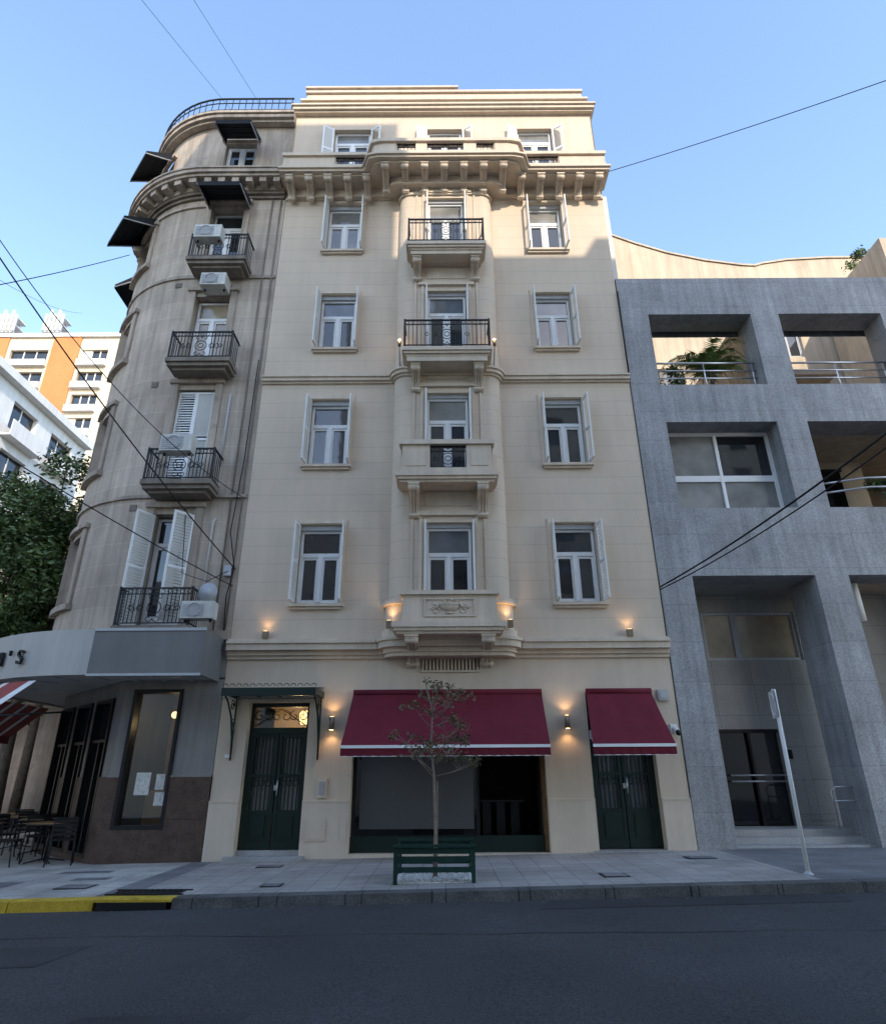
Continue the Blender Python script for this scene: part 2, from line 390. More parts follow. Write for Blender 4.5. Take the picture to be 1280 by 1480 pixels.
p.add([(-14.4,-4.1,-.4),(-14.1,-4.1,-.4),(-14.1,60,-.4),(-14.4,60,-.4),(-14.4,-4.1,-.1),(-14.1,-4.1,-.1),(-14.1,60,-.1),(-14.4,60,-.1)],[(0,1,5,4),(3,0,4,7),(4,5,6,7)],m_kerb)
p.quad((-40,-12.2,-.3),(60,-12.2,-.3),(60,-12.2,.15),(-40,-12.2,.15),m_kerb)
p.done()
dg=P('storm_drain')
for i in range(12):
    x=-4.75+i*.085; dg.box(x,x+.035,-3.8,-3.45,gz(x)+.122,gz(x)+.14,m_black)
dg.box(-4.8,-3.7,-3.83,-3.8,gz(-4.2)+.12,gz(-4.2)+.142,m_iron); dg.box(-4.8,-3.7,-3.45,-3.42,gz(-4.2)+.12,gz(-4.2)+.142,m_iron)
dg.done()
def cover(x,y,w,d,mat):
    c=P('utility_cover'); z=gz(x)+.125
    c.box(x-w/2,x+w/2,y-d/2,y+d/2,z-.03,z+.006,mat)
    c.box(x-w/2+.03,x+w/2-.03,y-d/2+.03,y+d/2-.03,z,z+.011,m_pavd); c.done()
cover(-5.7,-2.9,.5,.4,m_iron); cover(-3.2,-1.0,.45,.3,m_iron); cover(2.6,-3.0,.4,.4,m_iron); cover(4.6,-1.2,.5,.35,m_iron); cover(-2.6,-3.2,.3,.3,m_iron)

# =================================================================== CREAM BUILDING
cb=empty('cream_apartment_building')
W=P('walls',cb); T=P('mouldings',cb); F=P('window_frames',cb); G=P('window_glass',cb); S=P('shutters',cb); I=P('iron_railings',cb); C=P('corbels',cb)
XL,XR=-4.8,5.0
CX=.13
fl_s=[5.23,8.80,12.38,15.92]; fl_t=[7.20,10.75,14.3,17.83]
lw=(-3.45,-2.42); rw=(2.62,3.66)
GF=[(-4.2,-2.9,-.5,3.07),(-1.93,2.10,.0,3.27),(3.06,4.42,-.5,3.25)]
W.wall(XL,XR,-.5,4.2,GF,0,.45,m_cream)
for a,b in ((XL,-4.2),(-2.9,-1.93),(2.1,3.06),(4.42,XR)):
    W.box(a+.0,b,-.035,-.001,-.4,1.10,m_dado); W.box(a,b,-.045,-.002,1.10,1.14,m_dado)
W.box(-1.93,2.1,-.03,.45,-.4,.0+.16,m_dado)
holes=[(lw[0],lw[1],a,b) for a,b in zip(fl_s,fl_t)]+[(rw[0],rw[1],a,b) for a,b in zip(fl_s,fl_t)]
W.wall(XL,-1.27,4.2,18.3,[h for h in holes if h[0]<0],0,.3,m_wall,m_cream)
W.wall(1.53,XR,4.2,18.3,[h for h in holes if h[0]>0],0,.3,m_wall,m_cream)
W.quad((XL,0,-.5),(XL,14,-.5),(XL,14,22.1),(XL,0,22.1),m_beige)
W.quad((XR,0,-.5),(XR,14,-.5),(XR,14,22.1),(XR,0,22.1),m_beige)
W.quad((XL,14,-.5),(XR,14,-.5),(XR,14,22.1),(XL,14,22.1),m_beige)
W.box(XR+.002,XR+.30,.5,9,-.5,18.7,m_farw)
def bay_out(o,r=.35,front=.35,n=8,x0=-1.27,x1=1.53):
    a,b=x0-o,x1+o; f=-(front+o); rr=r+o*.6; pts=[(a,.0)]
    for i in range(n+1):
        t=math.pi/2*i/n; pts.append((a+rr-rr*math.cos(t),f+rr-rr*math.sin(t)))
    for i in range(n+1):
        t=math.pi/2*i/n; pts.append((b-rr+rr*math.sin(t),f+rr-rr*math.cos(t)))
    pts.append((b,.0)); return pts
dz0=[4.6,8.10,11.72,15.33]; dz1=[7.10,10.72,14.1,17.68]
dx0,dx1=CX-.55,CX+.55
W.wall(-.92,1.18,4.2,18.3,[(dx0,dx1,a,b) for a,b in zip(dz0,dz1)],-.35,.32,m_wall,m_cream)
for side in (-1,1):
    n=10; cx=-.92 if side<0 else 1.18; pts=[]
    for i in range(n+1):
        t=math.pi/2*i/n; pts.append((cx+side*.35*math.sin(t),-.35*math.cos(t)))
    for i in range(n):
        (a,b),(c,d)=pts[i],pts[i+1]
        W.add([(a,b,4.2),(c,d,4.2),(c,d,18.3),(a,b,18.3)],[(0,1,2,3)],m_wall,True)
for a,b,zt in zip(dz0,dz1,range(4)):
    for sx in (-1,1):
        x=CX+sx*.66; W.box(x-.035,x+.035,-.385,-.351,a,b+.16,m_trim)
        x=CX+sx*.86; W.box(x-.03,x+.03,-.382,-.351,a-.1,b+.5,m_trim)
    T.box(CX-.78,CX+.78,-.43,-.352,b+.16,b+.25,m_trim)
    T.box(CX-.70,CX+.70,-.39,-.352,b+.25,b+.30,m_trim)
    T.box(CX-.55,CX+.55,-.37,-.352,b+.42,b+.78,m_trim)
def course(z0,z1,o,mat=m_trim):
    T.box(XL-.0,-1.27-o,-o,-.001,z0,z1,mat); T.box(1.53+o,XR,-o,-.001,z0,z1,mat)
    T.prism(bay_out(o),z0,z1,mat)
course(11.24,11.30,.05); course(11.30,11.40,.11); course(11.40,11.45,.15); course(11.45,11.50,.08)
course(3.98,4.06,.05); course(4.06,4.16,.10); course(4.16,4.30,.20); course(4.30,4.36,.24); course(4.36,4.42,.14)
course(17.98,18.06,.05)
T.prism(bay_out(.12),4.42,4.55,m_trim); T.prism(bay_out(.06),4.55,5.12,m_trim); T.prism(bay_out(.13),5.12,5.18,m_trim); T.prism(bay_out(.09),5.18,5.26,m_trim)
T.prism(bay_out(.05),17.78,17.86,m_trim)
for i,(a,b) in enumerate(zip(fl_s,fl_t)):
    for (x0,x1) in (lw,rw):
        window(F,G,x0+.02,x1-.02,a+.02,b-.12,.15,m_white,m_glassc if (i==3 and x0<0) else m_glass,tr=.66,mg2=m_glassc if random.random()<.3 else (m_glasss if random.random()<.5 else m_glass))  # top left pane is paler, colouring in its bright reflection
        F.box(x0+.01,x1-.01,.08,.2,b-.12,b-.002,m_greym)  # grey strip colours in the shade under the window head
        T.box(x0-.12,x1+.12,-.12,.14,a-.07,a+.0,m_trim); T.box(x0-.08,x1+.08,-.07,-.001,a-.13,a-.07,m_trim)
        for (q0,q1) in ((x0-.11,x0-.02),(x1+.02,x1+.11)): T.box(q0,q1,-.025,-.001,a,b+.1,m_trim)
        T.box(x0-.11,x1+.11,-.03,-.001,b+.02,b+.12,m_trim)
        j=random.uniform(-2,2)
        shutter(S,x0-.01,-.02,a+.03,b-.03,.36,-96+j,m_shut)
        shutter(S,x1+.01,-.02,a+.03,b-.03,.36,-84+j ,m_shut)
for i,(a,b) in enumerate(zip(dz0,dz1)):
    window(F,G,dx0+.02,dx1-.02,a+.02,b-.1,-.2,m_white,m_glass,tr=.72,panel=.25,mg2=m_glassc if i%2 else m_glasss)
    F.box(dx0+.01,dx1-.01,-.25,-.1,b-.1,b-.002,m_greym)  # same grey strip for head shade on the bay doors
    shutter(S,dx0+.0,-.36,a+.05,b-.03,.28,-92,m_shut); shutter(S,dx1-.0,-.36,a+.05,b-.03,.28,-88,m_shut)
def slab(x0,x1,yf,z0,z1):
    h=(z1-z0)
    T.box(x0,x1,yf,-.2,z0+h*.55,z1,m_trim); T.box(x0+.04,x1-.04,yf+.04,-.2,z0+h*.25,z0+h*.55,m_trim); T.box(x0+.09,x1-.09,yf+.09,-.2,z0,z0+h*.25,m_trim)
slab(-1.10,1.30,-1.04,4.34,4.58)
slab(-1.10,1.30,-1.0,7.90,8.14)
slab(-1.02,1.28,-1.0,11.46,11.70)
slab(-.98,1.24,-.98,15.07,15.31)
T.box(-.9,1.16,-.9,-.3,11.32,11.46,m_trim); T.box(-.86,1.12,-.86,-.3,14.95,15.07,m_trim)
for x in (-.68,.94):
    corbel(C,x,.26,-.0,-.92,3.78,4.34,m_trim); corbel(C,x,.24,-.35,-.9,7.2,7.90,m_trim)
    corbel(C,x,.22,-.35,-.82,10.72,11.32,m_trim); corbel(C,x,.22,-.35,-.8,14.4,14.95,m_trim)
T.box(-.88,1.14,-.94,-.82,4.58,5.18,m_trim); T.box(-.94,1.20,-1.0,-.76,5.18,5.27,m_trim); T.box(-.9,1.16,-.97,-.79,4.58,4.66,m_trim)
for x in (-.88,1.03): T.box(x,x+.11,-.82,-.36,4.58,5.18,m_trim); T.box(x-.05,x+.16,-.80,-.36,5.18,5.265,m_trim)
for a,b,c,d in ((-.42,.68,5.07,5.10),(-.42,.68,4.70,4.73)): T.box(a,b,-.965,-.941,c,d,m_trim)
for x in (-.42,.65): T.box(x,x+.03,-.965,-.941,4.73,5.07,m_trim)
T.lathe([(.06,0),(.10,.01),(.045,.04),(.05,.06),(.15,.09),(.20,.14),(.21,.19),(.235,.20),(.235,.225),(.16,.23)],(CX,-.945,4.76),m_trim,16,.35)
for i in range(60):
    t=random.uniform(-1,1); T.ball((CX+t*.42,-.955,4.97+.06*math.cos(t*2.2)+random.uniform(-.04,.05)-abs(t)*.05),random.uniform(.014,.03),m_trim,6)
for sx in (-1,1):
    T.tube(spiral(CX+sx*.3,4.84,.09,.02,90,90+sx*400,-.945),.016,m_trim,6)
for a,b in ((-.96,-.30),(.56,1.16)):
    T.box(a,b,-.94,-.82,8.14,8.86,m_trim)
    T.box(a+.1,b-.1,-.955,-.941,8.3,8.72,m_trim)
T.box(-1.03,1.23,-1.0,-.76,8.86,8.98,m_trim); T.box(-.99,1.19,-.97,-.79,8.14,8.24,m_trim)
for x in (-.96,1.05): T.box(x,x+.11,-.82,-.36,8.14,8.86,m_trim); T.box(x-.05,x+.16,-.8,-.36,8.86,8.975,m_trim)
railing(I,-.30,.56,8.22,8.86,-.88,None,m_iron)
railing(I,-.97,1.23,11.71,12.58,-.95,-.36,m_iron)
railing(I,-.92,1.18,15.32,16.18,-.93,-.36,m_iron)
for i in range(16): T.box(-.48+i*.08,-.445+i*.08,-.03,-.001,3.72,3.97,m_cream)
T.box(-.52,.80,-.04,-.001,3.68,3.72,m_trim)
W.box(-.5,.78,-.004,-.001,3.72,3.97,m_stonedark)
# ---- main cornice (wavy plan)
def corn_out(o,base=.62,ctr=1.02,r=.42,a=-1.95,b=2.25):
    pts=[(XL-o*.5,.0),(XL-o*.5,-base-o)]
    L=a-o
    pts.append((L-.25,-base-o))
    n=7
    for i in range(n+1):
        t=i/n; pts.append((L-.25+.25*t+ .0, -base-o-(ctr-base)*(.5-.5*math.cos(math.pi*t))))
    q=[( (L)+.02+.3*i/4, -ctr-o-.05*math.sin(math.pi/2*i/4)) for i in range(1,5)]
    pts+=q
    mir=[((a+b)-x,y) for x,y in pts[2:][::-1]]
    pts+=mir
    pts+=[(XR+o*.5,-base-o),(XR+o*.5,.0)]
    return pts
T.prism(corn_out(-.58,),18.06,18.12,m_trim)
for z0,z1,o in ((18.30,18.36,.0),(18.36,18.44,.14),(18.44,18.50,.20),(18.50,18.56,.14)):
    T.prism(corn_out(o),z0,z1,m_trim)
T.prism(corn_out(-.46),18.0,18.30,m_trim)
def parapet(z0,z1,o,th,mat,holes=[]):
    pts=corn_out(o)[1:-1]; inn=corn_out(o-th)[1:-1]
    for i in range(len(pts)-1):
        (x0,y0),(x1,y1)=pts[i],pts[i+1]; (a0,b0),(a1,b1)=inn[i],inn[i+1]
        segs=[(0,1)]
        if abs(x1-x0)>.9 and holes:
            cuts=[0]
            for h in holes:
                if x0<h[0] and h[1]<x1: cuts+=[(h[0]-x0)/(x1-x0),(h[1]-x0)/(x1-x0)]
            cuts.append(1); segs=[(cuts[k],cuts[k+1]) for k in range(0,len(cuts),2)]
        for s0,s1 in segs:
            l=lambda u,v,t:u+(v-u)*t
            A=[(l(x0,x1,s0),l(y0,y1,s0)),(l(x0,x1,s1),l(y0,y1,s1)),(l(a0,a1,s1),l(b0,b1,s1)),(l(a0,a1,s0),l(b0,b1,s0))]
            T.prism(A,z0,z1,mat)
PH=[(-3.25,-2.25),(-1.35,-.75),(-.42,.68),(1.06,1.62),(2.62,3.62)]
parapet(18.56,18.74,.06,.16,m_trim); parapet(18.74,19.10,.03,.12,m_trim,PH); parapet(19.10,19.22,.10,.22,m_trim)
for h in PH:
    yy=-.60 if (h[0]<-2 or h[0]>2) else -1.04
    railing(I,h[0],h[1],18.70,19.12,yy,None,m_iron,sp=.09)
T.prism(corn_out(-.3),18.561,18.58,m_steps)
x=XL+.22
while x<XR-.1:
    inb=-1.95<x<2.25
    corbel(C,x,.2,-.12 if not inb else -.36,(-.62 if not inb else -1.02)-.06,17.82,18.32,m_trim)
    x+=.585
T.prism(bay_out(.10),18.001,18.31,m_trim)
ATW=[(-3.5,-2.3),(-.45,.7),(2.5,3.65)]
W.wall(XL,XR,18.3,22.0,[(a,b,19.2,21.3) for a,b in ATW],0.05,.3,m_cream)
for a,b in ATW:
    window(F,G,a+.02,b-.02,19.22,21.28,.2,m_white,m_glass,tr=.75,mg2=m_glassc)
    shutter(S,a-.01,.03,19.25,21.27,.36,-155,m_white); shutter(S,b+.01,.03,19.25,21.27,.36,-30,m_white)
for z0,z1,o in ((21.95,22.02,.1),(22.02,22.14,.18),(22.14,22.2,.24)): T.box(XL-o*.6,XR+o*.6,-o,1,z0,z1,m_trim)
W.box(XL+.1,XR-.05,.0,.3,22.2,22.62,m_cream); T.box(XL+.08,XR-.03,-.07,.35,22.62,22.7,m_trim)
W.box(XL+.25,XR-.2,.03,.3,22.7,23.05,m_cream); T.box(XL+.22,XR-.17,-.04,.35,23.05,23.15,m_trim)
W.box(XL+.25,.55,.02,.29,23.15,23.28,m_cream); T.box(XL+.2,.6,-.05,.34,23.28,23.36,m_trim)
W.quad((XL,.3,22.3),(XR,.3,22.3),(XR,14,22.3),(XL,14,22.3),m_roof)
T.box(XL+.5,XR-.5,-.012,-.001,22.3,22.33,m_trim)
for p_ in (W,T,F,G,S,I,C): p_.done()
def iron_door(x0,x1,z0,z1,warm):
    D=P('entrance_door',cb); y=.22; zt=z0+2.28
    fw=.08
    D.box(x0,x0+fw,y,y+.12,z0,z1,m_green); D.box(x1-fw,x1,y,y+.12,z0,z1,m_green); D.box(x0+fw,x1-fw,y,y+.12,z1-fw,z1,m_green)
    D.box(x0+fw,x1-fw,y-.02,y+.12,zt-.06,zt+.06,m_green)
    xc=(x0+x1)/2
    for a,b in ((x0+fw,xc-.01),(xc+.01,x1-fw)):
        D.box(a,a+.07,y+.01,y+.09,z0,zt-.06,m_green); D.box(b-.07,b,y+.01,y+.09,z0,zt-.06,m_green)
        D.box(a+.07,b-.07,y+.01,y+.09,z0,z0+.12,m_green); D.box(a+.07,b-.07,y+.01,y+.09,zt-.14,zt-.06,m_green)
        D.box(a+.07,b-.07,y+.02,y+.08,z0+.12,z0+.72,m_green); D.box(a+.14,b-.14,y+.0,y+.02,z0+.2,z0+.62,m_green)
        D.box(a+.07,b-.07,y+.01,y+.06,z0+1.35,z0+1.41,m_green)
        n=5
        for i in range(n):
            x=a+.07+(b-a-.14)*(i+.5)/n; D.box(x-.012,x+.012,y+.03,y+.054,z0+.72,zt-.14,m_green)
        k=3
        for i in range(k): D.tube(circ(a+.07+(b-a-.14)*(i+.5)/k,z0+1.24,.06,y+.04,8),.009,m_green,4)
    for i in range(6):
        x=x0+.18+(x1-x0-.36)*i/5
        D.tube(spiral(x,zt+.3,.12,.02,90,-300 if i%2 else 480,y+.03,16),.010,m_green,5)
    D.tube([(x0+.1,y+.03,zt+.1),(xc,y+.03,z1-.12),(x1-.1,y+.03,zt+.1)],.012,m_green,5)
    D.box(x0+fw,x1-fw,y+.1,y+.11,z0+.7,zt-.06,m_glassc if warm else m_glasss)
    D.box(x0+fw,x1-fw,y+.1,y+.11,zt+.06,z1-fw,m_clear if warm else m_glassk)
    D.tube([(xc+.06,y-.05,z0+1.0),(xc+.06,y-.05,z0+1.3)],.015,m_chrome,6)
    D.box(xc-.02,xc+.05,y-.01,y+.01,z0+1.1,z0+1.2,m_chrome)
    D.done()
iron_door(-4.2,-2.9,.22,3.07,True)
iron_door(3.06,4.42,.22,3.25,False)
D=P('entrance_hall',cb)
D.box(-4.2,-2.9,2.2,2.25,0,3.3,m_cream); D.box(-4.2,-2.9,.46,2.2,3.12,3.16,m_cream)
D.lathe([(.05,-.16),(.11,-.1),(.12,.08),(.05,.14)],(-3.15,.75,2.82),m_warm2,8); D.tube([(-3.15,.75,2.96),(-3.15,.75,3.12)],.01,m_black,5)
for q in range(4): D.tube([(-3.15+.12*math.cos(q*1.57),.75+.12*math.sin(q*1.57),2.66),(-3.15+.13*math.cos(q*1.57),.75+.13*math.sin(q*1.57),2.95)],.008,m_black,4)
D.done()
st=P('door_steps',cb)
st.box(-4.35,-2.78,-.2,.45,-.4,.14,m_steps); st.box(-4.2,-2.9,.12,.5,.14,.22,m_steps)
st.box(2.98,4.5,-.08,.45,-.4,.20,m_steps); st.done()
cn=P('door_canopy',cb)
cn.box(-4.52,-2.60,-.95,-.9,3.10,3.26,m_green); cn.box(-4.52,-4.47,-.9,0,3.14,3.26,m_green); cn.box(-2.65,-2.60,-.9,0,3.14,3.26,m_green)
cn.add([(-4.5,-.93,3.24),(-2.62,-.93,3.24),(-2.62,0,3.38),(-4.5,0,3.38)],[(0,1,2,3)],m_green)
for i in range(5): cn.box(-4.47+i*.455,-4.44+i*.455,-.9,0,3.17,3.24,m_green)
for yy in (-.6,-.3): cn.box(-4.47,-2.65,yy-.015,yy+.015,3.17,3.23,m_green)
for i in range(22): cn.tube(circ(-4.47+i*.0875,3.07,.035,-.93,6,180,360),.007,m_green,4)
for x in (-4.47,-2.65):
    cn.tube([(x,-.88,3.14),(x,-.6,3.02),(x,-.3,2.75),(x,-.1,2.35),(x,-.03,1.95)],.022,m_green,6)
    cn.tube([(x,-.04,3.15),(x,-.04,1.9)],.02,m_green,6)
    def yz(cx,cy,q): return [(x,cy+ (pp[0]-cx),pp[2]) for pp in q]
    cn.tube(yz(0,-.28,spiral(0,2.98,.13,.03,0,500,0)),.014,m_green,5)
    cn.tube(yz(0,-.15,spiral(0,2.62,.09,.02,90,500,0)),.014,m_green,5)
for i in range(14): cn.tube(circ(-4.46+i*.139,3.29,.05,-.93,8,0,180),.008,m_green,4)
cn.done()
sh=P('shop_front',cb)
x0,x1,z0,z1=-1.93,2.10,.16,3.27; y=.25
sh.box(x0,x1,y-.05,y+.15,z0,z0+.3,m_green)
sh.box(x0,x0+.07,y,y+.12,z0+.3,z1,m_black); sh.box(x1-.07,x1,y-.1,y+.12,z0,z1,m_wood); sh.box(x0+.07,x1-.07,y,y+.12,z1-.1,z1,m_black)
sh.box(.66,.72,y,y+.12,z0+.3,z1-.1,m_black)
sh.box(x0+.07,x1-.07,y+.02,y+.10,2.35,2.43,m_black)
sh.box(x0+.07,.66,y+.04,y+.05,z0+.3,2.35,m_glassk); sh.box(x0+.07,x1-.07,y+.06,y+.07,2.43,z1-.1,m_glassk)
sh.box(x0+.17,.60,y+.015,y+.032,z0+.42,2.3,m_greyrefl)  # opaque grey sheet painting the reflection over the shop pane
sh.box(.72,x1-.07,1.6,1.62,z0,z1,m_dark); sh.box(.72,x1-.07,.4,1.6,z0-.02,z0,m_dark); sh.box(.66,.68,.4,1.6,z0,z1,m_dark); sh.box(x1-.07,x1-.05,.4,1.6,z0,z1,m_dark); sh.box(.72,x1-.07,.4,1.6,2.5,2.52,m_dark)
for i in range(3): sh.box(.8+i*.3,.98+i*.3,.7,.9,z0+.02,z0+.9,m_black)
sh.box(.75,1.7,.62,.98,z0+.9,z0+.94,m_black)
sh.done()
def awning(x0,x1,zt,zf,yf,xf0,xf1,par):
    A=P('burgundy_awning',par); n=10
    for i in range(n):
        a=i/n;b=(i+1)/n
        def pt(u,t):
            sag=-.035*math.sin(math.pi*t)*(1+.3*math.sin(u*19))
            return ((x0+(x1-x0)*u)*(1-t)+(xf0+(xf1-xf0)*u)*t,-.1+(yf+.1)*t,zt+(zf-zt)*t+sag)
        for j in range(4):
            c,d=j/4,(j+1)/4; A.add([pt(a,c),pt(b,c),pt(b,d),pt(a,d)],[(0,1,2,3)],m_red,True)
    A.tube([(x0,-.1,zt),(x1,-.1,zt)],.07,m_red,8)
    A.box(xf0,xf1,yf-.025,yf+.015,zf-.05,zf+.005,m_white)
    k=int((xf1-xf0)/.09)
    for i in range(k):
        a=xf0+(xf1-xf0)*i/k; b=xf0+(xf1-xf0)*(i+1)/k
        A.quad((a,yf-.01+.008*(i%2),zf-.05),(b,yf-.01+.008*((i+1)%2),zf-.05),(b,yf-.01+.012*((i+1)%2),zf-.19),(a,yf-.01+.012*(i%2),zf-.19),m_red)
    A.box(xf0,xf1,yf-.002,yf+.002,zf-.20,zf-.188,m_white)
    for x,xx in ((x0+.04,xf0+.03),(x1-.04,xf1-.03)):
        A.tube([(x,-.05,zf+.25),((x+xx)/2,yf*.5,zf+.12),(xx,yf,zf-.02)],.02,m_greym,6)
        A.box(x-.03,x+.03,-.08,-.002,zf+.15,zf+.32,m_greym)
    A.done()
awning(-1.95,2.1,3.24,2.13,-1.2,-2.0,2.04,cb)
awning(3.06,4.46,3.24,2.13,-1.2,2.86,4.46,cb)
wf=P('wall_fittings',cb)
wf.box(4.62,4.84,-.06,-.001,3.05,3.28,m_canopyl); wf.box(4.66,4.8,-.075,-.06,3.1,3.23,m_greym)
wf.box(4.78,4.92,-.1,-.001,2.38,2.56,m_white); wf.tube([(4.85,-.1,2.46),(4.85,-.3,2.40)],.055,m_white,10)
wf.ball((4.85,-.32,2.38),.06,m_black,8)
wf.box(-2.62,-2.42,-.04,-.001,1.18,1.55,m_dado); wf.box(-2.58,-2.46,-.055,-.04,1.24,1.48,m_steps)
wf.box(-2.80,-2.40,-.06,-.036,.40,.80,m_dado); wf.box(-2.76,-2.44,-.07,-.06,.44,.76,m_dado)
wf.box(-2.1,-1.98,-.05,-.036,.4,.8,m_dado)
wf.box(-4.6,-4.45,-.02,-.001,1.95,2.02,m_white)
wf.done()
def light(name,loc,en,col=(1,.62,.3),rad=.03,par=None,spot=None,rot=None):
    l=bpy.data.lights.new(name,'SPOT' if spot else 'POINT'); l.energy=en; l.color=col; l.shadow_soft_size=rad
    if spot: l.spot_size=R(spot); l.spot_blend=.8
    o=bpy.data.objects.new(name,l); o.location=loc
    if rot: o.rotation_euler=rot
    scene.collection.objects.link(o)
    if par: o.parent=par
def sconce(x,z):
    e=empty('wall_sconce'); b=P('lamp_body',e)
    b.tube([(x,-.14,z-.13),(x,-.14,z+.13)],.055,m_bronze,12); b.box(x-.03,x+.03,-.12,-.001,z-.05,z+.05,m_bronze)
    b.tube([(x,-.14,z+.131),(x,-.14,z+.134)],.042,m_warm,10); b.tube([(x,-.14,z-.134),(x,-.14,z-.131)],.042,m_warm,10); b.done()
    light('lamp_up',(x,-.14,z+.17),6,par=e,spot=130,rot=(R(180),0,0)); light('lamp_down',(x,-.14,z-.17),6,par=e,spot=130,rot=(0,0,0))
sconce(-2.38,2.62); sconce(2.60,2.62)
def uplight(x,y,z,en=5):
    e=empty('facade_uplight'); b=P('lamp_body',e)
    b.box(x-.06,x+.06,y-.06,y+.06,z,z+.16,m_bronze); b.box(x-.045,x+.045,y-.045,y+.045,z+.16,z+.165,m_warm); b.done()
    light('lamp_up',(x,y,z+.2),en,par=e,spot=120,rot=(R(180-6),0,0))
uplight(-3.98,-.13,4.42,3); uplight(4.15,-.13,4.42,3); uplight(-1.2,-.50,4.56,9); uplight(1.46,-.50,4.56,9)
for x in (-1.12,1.38):
    e=empty('balcony_spotlight'); b=P('lamp_body',e); b.tube([(x,-.62,12.0),(x,-.62,12.16)],.045,m_bronze,10); b.ball((x,-.62,12.18),.04,m_warm,8); b.tube([(x,-.62,12.0),(x,-.3,11.6)],.012,m_black,5); b.done()
    light('lamp_glow',(x,-.7,12.2),3,par=e)

# =================================================================== STONE CORNER BUILDING
sb=empty('stone_corner_building')
U0=-7.2; RR=3.0
def px(u,y,z):
    if u>=U0: return (u,y,z)
    s_=U0-u; q=RR*math.pi/2
    if s_<=q:
        t=s_/RR; return (U0-(RR-y)*math.sin(t),RR-(RR-y)*math.cos(t),z)
    return (U0-(RR-y),RR+(s_-q),z)
UE=-7.2-RR*math.pi/2-12
UG=-6.98; CH=4.40
def pg(u,y,z):
    if u>=UG-.0: return (u,y,z)
    s_=UG-u; k=.7071
    if s_<=CH: return (UG-s_*k+y*k,s_*k+y*k,z)
    return (UG-CH*k+y,CH*k+(s_-CH),z)
W=P('walls',sb); T=P('cornices',sb); F=P('window_frames',sb); G=P('window_glass',sb); S=P('shutters',sb); I=P('iron_railings',sb)
C1=(-7.02,-6.02); C2=(-10.05,-9.15); C3=(-12.6,-11.7)
LZ=[(4.6,7.5),(8.15,11.1),(11.65,14.25),(15.15,17.7)]
hol=[(C1[0],C1[1],a,b) for a,b in LZ]+[(c[0],c[1],a+.8,b-.3) for c in (C2,C3) for a,b in LZ]
W.wall(UE,-4.81,4.4,18.3,hol,0,.35,m_stone,m_stonet,px,.3)
W.wall(UE,-4.81,18.3,21.8,[(c[0],c[1],19.7,20.75) for c in (C1,C2,C3)],.12,.3,m_stonet,m_stonet,px,.3)
def band(y0,z0,z1,m,u0=UE,u1=-4.83): T.box(u0,u1,y0,.1,z0,z1,m,px,60)
band(-.08,4.42,4.62,m_stonet)
band(-.06,7.92,8.0,m_stonet); band(-.05,14.9,15.0,m_stonet)
band(-.06,17.72,17.8,m_stonet,UE,-7.1)
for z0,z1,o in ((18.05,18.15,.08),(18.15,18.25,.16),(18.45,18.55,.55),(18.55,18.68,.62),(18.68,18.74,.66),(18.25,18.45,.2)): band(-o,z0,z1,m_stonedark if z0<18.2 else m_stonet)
u=-5.0
while u>-14.5:
    T.box(u-.1,u+.1,-.5,-.2,18.27,18.45,m_stonet,px); u-=.42
for z0,z1,o in ((21.5,21.6,.1),(21.6,21.75,.2),(21.75,21.85,.26)): band(-o,z0,z1,m_stonet)
W.quad((-4.86,0.12,18.3),(-4.86,8,18.3),(-4.86,8,21.8),(-4.86,.12,21.8),m_stonet)
roof=[px(UE+(-4.82-UE)*i/50,.3,21.7) for i in range(51)]
W.add(roof+[(-4.82,15,21.7)],[tuple(range(52))],m_roof)
for zz,rr in ((22.55,.032),(22.33,.018),(22.0,.02)):
    pts=[px(UE+(-4.9-UE)*i/60,-.16,zz) for i in range(61)]; I.tube(pts,rr,m_iron,5)
u=-4.95
while u>-15: I.tube([px(u,-.16,21.85),px(u,-.16,22.55)],.014,m_iron,5); u-=.22
for c in (C1,C2):
    for a,b in LZ:
        if c is C2: a+=.8;b-=.3
        T.box(c[0]-.18,c[0],-.06,-.001,a,b+.15,m_stonet,px); T.box(c[1],c[1]+.18,-.06,-.001,a,b+.15,m_stonet,px)
        T.box(c[0]-.22,c[1]+.22,-.12,-.001,b+.15,b+.27,m_stonet,px,4)
        if c is C2: T.box(c[0]-.22,c[1]+.22,-.14,-.001,a-.14,a,m_stonet,px,4)
    T.box(c[0]-.12,c[1]+.12,-.0,.12,20.78,20.9,m_stonet,px,4)
for k,(a,b) in enumerate(LZ):
    for c in (C1,C2,C3):
        mg=[m_glass,m_glass,m_glassb,m_glass][k]; q=0 if c is C1 else .8
        window(F,G,c[0]+.02,c[1]-.02,a+q,b-.05-(q and .3),.22,m_white if k>0 else m_shut,mg,tr=.76,xf=px,panel=.3 if not q else 0)
for c in (C1,C2,C3): window(F,G,c[0]+.02,c[1]-.02,19.72,20.73,.28,m_white,m_glass,tr=1.2,xf=px)
shutter(S,-7.0,-.03,4.7,7.45,.50,-118,m_white); shutter(S,-6.04,-.03,4.7,7.45,.50,-132,m_white)
shutter(S,-7.0,.06,8.2,11.05,.48,0,m_white); shutter(S,-6.04,.095,8.2,11.05,.48,180,m_white)
